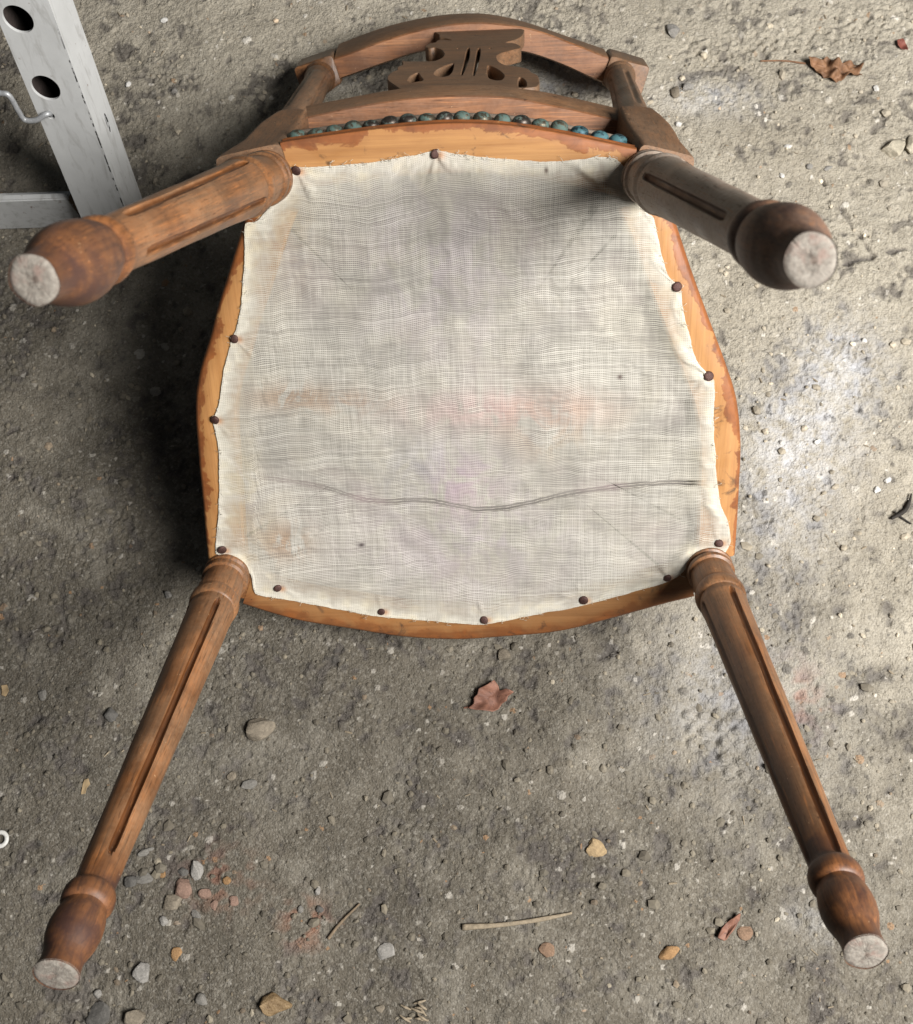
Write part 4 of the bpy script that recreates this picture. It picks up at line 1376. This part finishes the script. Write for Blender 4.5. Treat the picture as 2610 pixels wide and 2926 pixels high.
# ------------------------------------------------------------------ pebbles
STONE = {'tan': (0.30, 0.255, 0.195), 'grey': (0.26, 0.245, 0.22), 'dark': (0.15, 0.142, 0.13), 'pale': (0.38, 0.36, 0.33), 'amber': (0.33, 0.20, 0.085),
         'orange': (0.42, 0.25, 0.12), 'pink': (0.33, 0.215, 0.165), 'rock': (0.50, 0.45, 0.35), 'flake': (0.48, 0.35, 0.20), 'brown': (0.30, 0.195, 0.13), 'white': (0.72, 0.70, 0.66)}
STONE = {k: tuple(x * (0.9 if k in ('white', 'rock') else 0.74) for x in v_) for k, v_ in STONE.items()}
STONE_M = {k: plain('stone_' + k, v_, 0.9, 3.2, 0.3, 0.35, 0.12, 0.25, second=tuple(min(0.85, x * 1.3) for x in v_)) for k, v_ in STONE.items()}
STONE_M['amber'] = plain('stone_amber', STONE['amber'], 0.6, 2.0, 0.5, 0.3, 0.1, 0.4, second=(0.34, 0.24, 0.13))


def stone_shape(bm, seed, facets, subdiv=3):
    r = random.Random(seed)
    res = bmesh.ops.create_icosphere(bm, subdivisions=subdiv, radius=1.0)
    planes = []
    for _ in range(facets):
        d = Vector((r.gauss(0, 1), r.gauss(0, 1), r.gauss(0, 0.8))).normalized()
        planes.append((d, r.uniform(0.5, 0.85)))
    ph = [r.uniform(0, 6) for _ in range(6)]
    for v_ in res['verts']:
        p = v_.co
        for d, h in planes:
            q = p.dot(d)
            if q > h:
                p = p - d * (q - h) * 0.92
        k = 1 + 0.05 * math.sin(3 * p.x + ph[0] + 2 * p.y) + 0.05 * math.sin(4 * p.y + ph[1] - 3 * p.z) + 0.03 * math.sin(7 * p.x + 6 * p.z + ph[2])
        v_.co = p * k
    return res['verts']


PFACE = {'rock': 16, 'pink': 14, 'flake': 11, 'amber': 11, 'pale': 11, 'white': 10}
for k, (px, py, w_, h_, rot, kind, label) in enumerate(PEBBLES):
    bm = bmesh.new()
    stone_shape(bm, 100 + k, PFACE.get(kind, 8))
    flatness = {'flake': 0.22, 'brown': 0.25, 'pink': 0.4}.get(kind, random.uniform(0.5, 0.68))
    if 'flat' in label or 'pressed' in label or 'half buried' in label:
        flatness = 0.28
    hz = min(w_, h_) / 2 * flatness * 1.25
    me = bpy.data.meshes.new('pebble')
    bm.to_mesh(me)
    bm.free()
    me.polygons.foreach_set('use_smooth', [True] * len(me.polygons))
    me.set_sharp_from_angle(angle=math.radians(38))
    me.materials.append(STONE_M[kind])
    o = bpy.data.objects.new('stone' if kind in ('rock', 'amber', 'flake') else 'brick_crumb' if kind == 'pink' else 'pebble', me)
    COL.objects.link(o)
    bury = 0.2 if flatness < 0.3 else 0.42
    o.location = (px, py, ground_low(px, py, max(w_, h_) / 2) + hz * bury + (0.0008 if flatness < 0.3 else 0))
    o.rotation_euler = (random.uniform(-.12, .12), random.uniform(-.12, .12), math.radians(rot))
    o.scale = (w_ / 2 * 1.1, h_ / 2 * 1.1, hz)
    tag(o, label, 'brick crumb' if kind == 'pink' else 'stone' if kind in ('rock', 'amber', 'flake') else 'pebble', 'loose stones on the ground')

# uncountable fine gravel
n = NT('fine_gravel')
tone = n.attr('tone', 'Color')
nz = n.noise(n.coords(), 300, 3)
n.base(n.mix(n.ramp(nz, [(0.35, 0.35), (0.6, 0.0)]), tone, (0.07, 0.06, 0.05)))
n.rough(0.9)
M['gravel'] = n.m
ico = bmesh.new()
bmesh.ops.create_icosphere(ico, subdivisions=1, radius=1.0)
IV = np.array([v_.co[:] for v_ in ico.verts])
IF = np.array([[v_.index for v_ in f.verts] for f in ico.faces])
ico.free()
r = np.random.default_rng(5)
GV, GF, GC = [], [], []
NGR = 3600
palette = np.array([(0.16, 0.143, 0.115), (0.12, 0.107, 0.087), (0.21, 0.19, 0.155), (0.09, 0.08, 0.066), (0.30, 0.275, 0.235), (0.52, 0.50, 0.46), (0.26, 0.165, 0.09)])
pw = np.array([0.30, 0.28, 0.18, 0.12, 0.06, 0.025, 0.035])
cnt = 0
while cnt < NGR:
    x, y = r.uniform(-0.58, 0.56), r.uniform(-0.43, 0.78)
    j, i = int((y - GY[0]) / STEP), int((x - GX[0]) / STEP)
    if r.uniform() > 0.22 + 0.78 * soil_shade[j, i]:
        continue
    s = min(0.0012 + r.exponential(0.00095), 0.0062)
    sc = s * np.array([r.uniform(0.75, 1.25), r.uniform(0.65, 1.0), r.uniform(0.4, 0.8)])
    a = r.uniform(0, 6.28)
    q = IV * (1 + r.uniform(-0.22, 0.22, (len(IV), 1))) * sc
    q = np.stack([q[:, 0] * math.cos(a) - q[:, 1] * math.sin(a), q[:, 0] * math.sin(a) + q[:, 1] * math.cos(a), q[:, 2]], 1)
    q += (x, y, H[j, i] + sc[2] * 0.35)
    GF.append(IF + len(GV) * len(IV))
    GV.append(q)
    GC.append(np.tile((np.array((0.40, 0.36, 0.29)) * (1 - soil_shade[j, i]) + np.array((0.11, 0.098, 0.076)) * soil_shade[j, i]) * r.uniform(0.7, 1.7) * (0.7 + palette[r.choice(7, p=pw)] * 1.6), (len(IV), 1)))  # grains follow the ground tone, its painted shade included
    cnt += 1
gravel = mesh_object('gravel', np.vstack(GV), np.vstack(GF).tolist(), M['gravel'], None, smooth=False)
gcol = gravel.data.color_attributes.new('tone', 'FLOAT_COLOR', 'POINT')
gcol.data.foreach_set('color', np.hstack([np.vstack(GC), np.ones((NGR * len(IV), 1))]).astype(np.float32).ravel())
gravel['kind'] = 'stuff'
tag(gravel, 'fine grey brown gravel and grit scattered over the dirt ground', 'gravel')

# ------------------------------------------------------------------ leaves, twigs and litter
def leaf_mat(name, dark, light, vein):
    n = NT(name)
    v = n.coords()
    a = n.noise(v, 90, 5, 0.65, 0.6)
    c = n.ramp(a, [(0.3, dark), (0.7, light)])
    c = n.mix(n.ramp(n.noise(v, 320, 3, 0.6), [(0.6, 0.0), (0.7, 0.6)]), c, vein)
    n.base(c)
    n.rough(0.65)
    n.b.inputs['Specular IOR Level'].default_value = 0.35
    n.bump(a, 0.6, 0.0015)
    return n.m


def leaf(name, outline, mat, amp, lift, seed, stem=None, thick=0.0003):
    P = lin_resample(outline + [outline[0]], 97)[:-1]
    c0 = P.mean(0)
    R_, K = 12, len(P)
    V = [(c0[0], c0[1], lift * 0.4 + ground_low(c0[0], c0[1], 0.005) + 0.001)]
    r = random.Random(seed)
    ph = [r.uniform(0, 6) for _ in range(8)]
    for i in range(1, R_ + 1):
        f = i / R_
        for j in range(K):
            q = c0 + (P[j] - c0) * f
            x, y = (q - c0) * 100
            z = amp * (0.5 * math.sin(1.9 * x + ph[0]) * math.cos(1.6 * y + ph[1]) + 0.35 * math.sin(2.6 * x + 2.2 * y + ph[2]) * math.cos(1.3 * x - 3 * y + ph[5]) + 0.2 * math.sin(5 * y + ph[3]) * math.cos(4 * x + ph[6]))
            z += lift * (0.4 + 0.6 * f * f * (0.5 + 0.5 * math.sin(3 * 2 * math.pi * j / K + ph[4])))
            V.append((q[0], q[1], max(ground_z(q[0], q[1]) + 0.0006, ground_low(c0[0], c0[1], 0.01) + 0.001 + z)))
    F = [(0, 1 + j, 1 + (j + 1) % K) for j in range(K)]
    for i in range(R_ - 1):
        for j in range(K):
            F.append((1 + i * K + j, 1 + (i + 1) * K + j, 1 + (i + 1) * K + (j + 1) % K, 1 + i * K + (j + 1) % K))
    root = empty(name, (float(c0[0]), float(c0[1]), ground_low(c0[0], c0[1], 0.01)))
    loc = root.location
    V = [(x - loc.x, y - loc.y, z - loc.z) for x, y, z in V]
    b = mesh_object('blade', V, F, mat, root)
    md = b.modifiers.new('thickness', 'SOLIDIFY')
    md.thickness = thick
    md.offset = 1
    if stem:
        tube('stem', [(x - loc.x, y - loc.y, ground_z(x, y) + 0.0018 - loc.z) for x, y in stem], [0.0008, 0.0011], mat, 6, root)
    return root


M['leaf_a'] = leaf_mat('dry_leaf_brown', (0.11, 0.05, 0.035), (0.27, 0.13, 0.085), (0.05, 0.025, 0.02))
M['leaf_b'] = leaf_mat('dry_leaf_orange', (0.10, 0.05, 0.026), (0.29, 0.155, 0.082), (0.05, 0.025, 0.015))
M['leaf_c'] = leaf_mat('dry_leaf_red', (0.15, 0.045, 0.035), (0.26, 0.09, 0.06), (0.06, 0.02, 0.02))
o = leaf('maple_leaf', [(0.0216, -0.0828), (0.0258, -0.0885), (0.0262, -0.0930), (0.0330, -0.0915), (0.0404, -0.0948), (0.0345, -0.0985), (0.0330, -0.1030), (0.0285, -0.1055), (0.0250, -0.1105), (0.0200, -0.1127), (0.0130, -0.1118), (0.0040, -0.1108), (-0.0040, -0.1090), (0.0020, -0.1050), (0.0020, -0.0995), (0.0055, -0.0965), (0.0070, -0.0910), (0.0150, -0.0875)],
         M['leaf_a'], 0.003, 0.007, 3, [(-0.0076, -0.1085), (0.000, -0.1075)])
tag(o, 'curled reddish brown dead leaf on the ground below the front seat rail', 'leaf')
o = leaf('dry_leaf', [(0.3824, 0.5945), (0.3900, 0.5985), (0.3990, 0.5965), (0.4060, 0.6010), (0.4131, 0.5970), (0.4180, 0.5920), (0.4260, 0.5950), (0.4340, 0.5930), (0.4440, 0.5880), (0.4400, 0.5800), (0.4415, 0.5720), (0.4300, 0.5740), (0.4190, 0.5710), (0.4102, 0.5691), (0.4010, 0.5740), (0.3947, 0.5795), (0.3880, 0.5870)],
         M['leaf_b'], 0.013, 0.006, 8, [(0.3331, 0.6006), (0.36, 0.6), (0.3824, 0.5945)])
tag(o, 'crumpled orange brown dry leaf with long stem at the upper right', 'leaf')
o = leaf('leaf_scrap', [(0.4845, 0.6182), (0.4905, 0.6200), (0.4947, 0.6112), (0.4935, 0.6030), (0.4890, 0.6060), (0.4840, 0.6110)], M['leaf_c'], 0.002, 0.004, 5)
tag(o, 'small dark red leaf scrap at the right edge near the top', 'leaf')
o = leaf('bark_chip', [(0.2163, -0.3146), (0.2200, -0.3065), (0.2290, -0.2990), (0.2375, -0.2945), (0.2365, -0.3000), (0.2310, -0.3060), (0.2250, -0.3120), (0.2220, -0.3170)], M['leaf_a'], 0.0015, 0.005, 9, None, 0.0014)
tag(o, 'curled reddish bark chip on sandy ground left of the front right foot', 'bark chip')
o = leaf('tan_flake', [(-0.3690, -0.1700), (-0.3650, -0.1690), (-0.3630, -0.1745), (-0.3660, -0.1780), (-0.3670, -0.1830), (-0.3712, -0.1835), (-0.3705, -0.1780), (-0.3700, -0.1740)], STONE_M['flake'], 0.0008, 0.001, 12)
tag(o, 'orange tan irregular flake on dark dirt left of the front left leg', 'flake')
o = leaf('tan_chip', [(-0.4580, -0.0800), (-0.4530, -0.0790), (-0.4500, -0.0850), (-0.4530, -0.0905), (-0.4570, -0.0890)], STONE_M['flake'], 0.0008, 0.0015, 13)
tag(o, 'small tan chip at the left edge beside dark dirt', 'chip')

M['straw'] = plain('dry_straw', (0.27, 0.22, 0.155), 0.8, 300, 0.35, 0.4, 0.0008)
M['twig'] = plain('brown_twig', (0.20, 0.15, 0.10), 0.85, 300, 0.4, 0.5, 0.0008)
M['black_twig'] = plain('black_twig', (0.035, 0.03, 0.026), 0.8, 300, 0.4, 0.5, 0.0008)


def lay(pts, h):
    return [(x, y, ground_low(x, y, 0.004) + h) for x, y in pts]


o = tube('straw_stick', lay([(-0.0116, -0.304), (0.0238, -0.3021), (0.0579, -0.2981), (0.0875, -0.2928)], 0.0022), [0.0030, 0.0022, 0.0019, 0.0021, 0.0010], M['straw'], 8, None, 0.5)
tag(o, 'flat pale straw stick lying across the ground at the lower centre', 'stick')
o = tube('twig', lay([(-0.1333, -0.3129), (-0.1221, -0.2993), (-0.1049, -0.2831)], 0.002), [0.0016, 0.0013, 0.0009], M['twig'], 8)
tag(o, 'thin brown twig slanting up from left to right at the bottom', 'twig')
o = tube('twig', lay([(0.4141, 0.0682), (0.4271, 0.0755), (0.4330, 0.084), (0.4366, 0.0933)], 0.003), [0.0013, 0.0022, 0.0018, 0.0007], M['black_twig'], 8)
tag(o, 'short bent black twig near the right edge', 'twig')
o = tube('twig', lay([(0.4184, 0.0757), (0.4250, 0.069), (0.4329, 0.0626)], 0.0018), [0.0009, 0.0011, 0.0008], M['black_twig'], 6)
tag(o, 'straight thin black twig crossing the bent one at the right edge', 'twig')

# white plastic ring
V, K1, K2 = [], 40, 12
for i in range(K1):
    a = 2 * math.pi * i / K1
    for j in range(K2):
        b = 2 * math.pi * j / K2
        rr_ = 0.0062 + 0.0021 * math.cos(b)
        V.append((rr_ * math.cos(a), rr_ * math.sin(a), 0.0014 * math.sin(b)))
F = [(i * K2 + j, ((i + 1) % K1) * K2 + j, ((i + 1) % K1) * K2 + (j + 1) % K2, i * K2 + (j + 1) % K2) for i in range(K1) for j in range(K2)]
M['plastic'] = plain('dull_white_plastic', (0.58, 0.57, 0.54), 0.5, 120, 0.15, 0.1)
ringo = mesh_object('plastic_ring', V, F, M['plastic'])
ringo.location = (-0.4441, -0.2233, ground_low(-0.4441, -0.2233, 0.008) + 0.0022)
tag(ringo, 'small white plastic ring lying at the left edge of the ground', 'ring')

# wood shavings
shav = empty('wood_shavings', (-0.0580, -0.3730, ground_low(-0.058, -0.373, 0.01)))
for k in range(11):
    a = random.uniform(-0.9, 0.5)
    x, y = random.uniform(-0.012, 0.012), random.uniform(-0.007, 0.007)
    l = random.uniform(0.006, 0.014)
    tube('shaving', [(x, y, 0.0014 + k * 0.0003), (x + l * 0.5 * math.cos(a), y + l * 0.5 * math.sin(a), 0.003 + k * 0.0003), (x + l * math.cos(a), y + l * math.sin(a), 0.0016 + k * 0.0003)], [0.0006, 0.0013, 0.0007], M['straw'], 6, shav, 0.4)
tag(shav, 'small heap of pale wood shavings at the bottom edge', 'shavings')

# scattered chaff and fibres
r = np.random.default_rng(9)
CV_, CF_ = [], []
for k in range(150):
    x, y = r.uniform(-0.56, 0.54), r.uniform(-0.42, 0.76)
    l, a, w_ = r.uniform(0.002, 0.008), r.uniform(0, math.pi), r.uniform(0.0003, 0.0009)
    z = ground_low(x, y, 0.003) + 0.0012
    d = np.array([math.cos(a), math.sin(a), r.uniform(-0.1, 0.1)])
    s = np.array([-math.sin(a), math.cos(a), 0]) * w_
    p = np.array([x, y, z])
    b0 = len(CV_)
    for t in (-0.5, 0.5):
        for q in (s, np.array([0, 0, w_ * 0.7]), -s):
            CV_.append(tuple(p + d * l * t + q))
    CF_ += [(b0, b0 + 1, b0 + 4, b0 + 3), (b0 + 1, b0 + 2, b0 + 5, b0 + 4), (b0 + 2, b0, b0 + 3, b0 + 5), (b0, b0 + 2, b0 + 1), (b0 + 3, b0 + 4, b0 + 5)]
chaff = mesh_object('chaff', CV_, CF_, M['straw'], None, smooth=False)
chaff['kind'] = 'stuff'
tag(chaff, 'tiny dry straw fibres scattered over the ground', 'chaff')
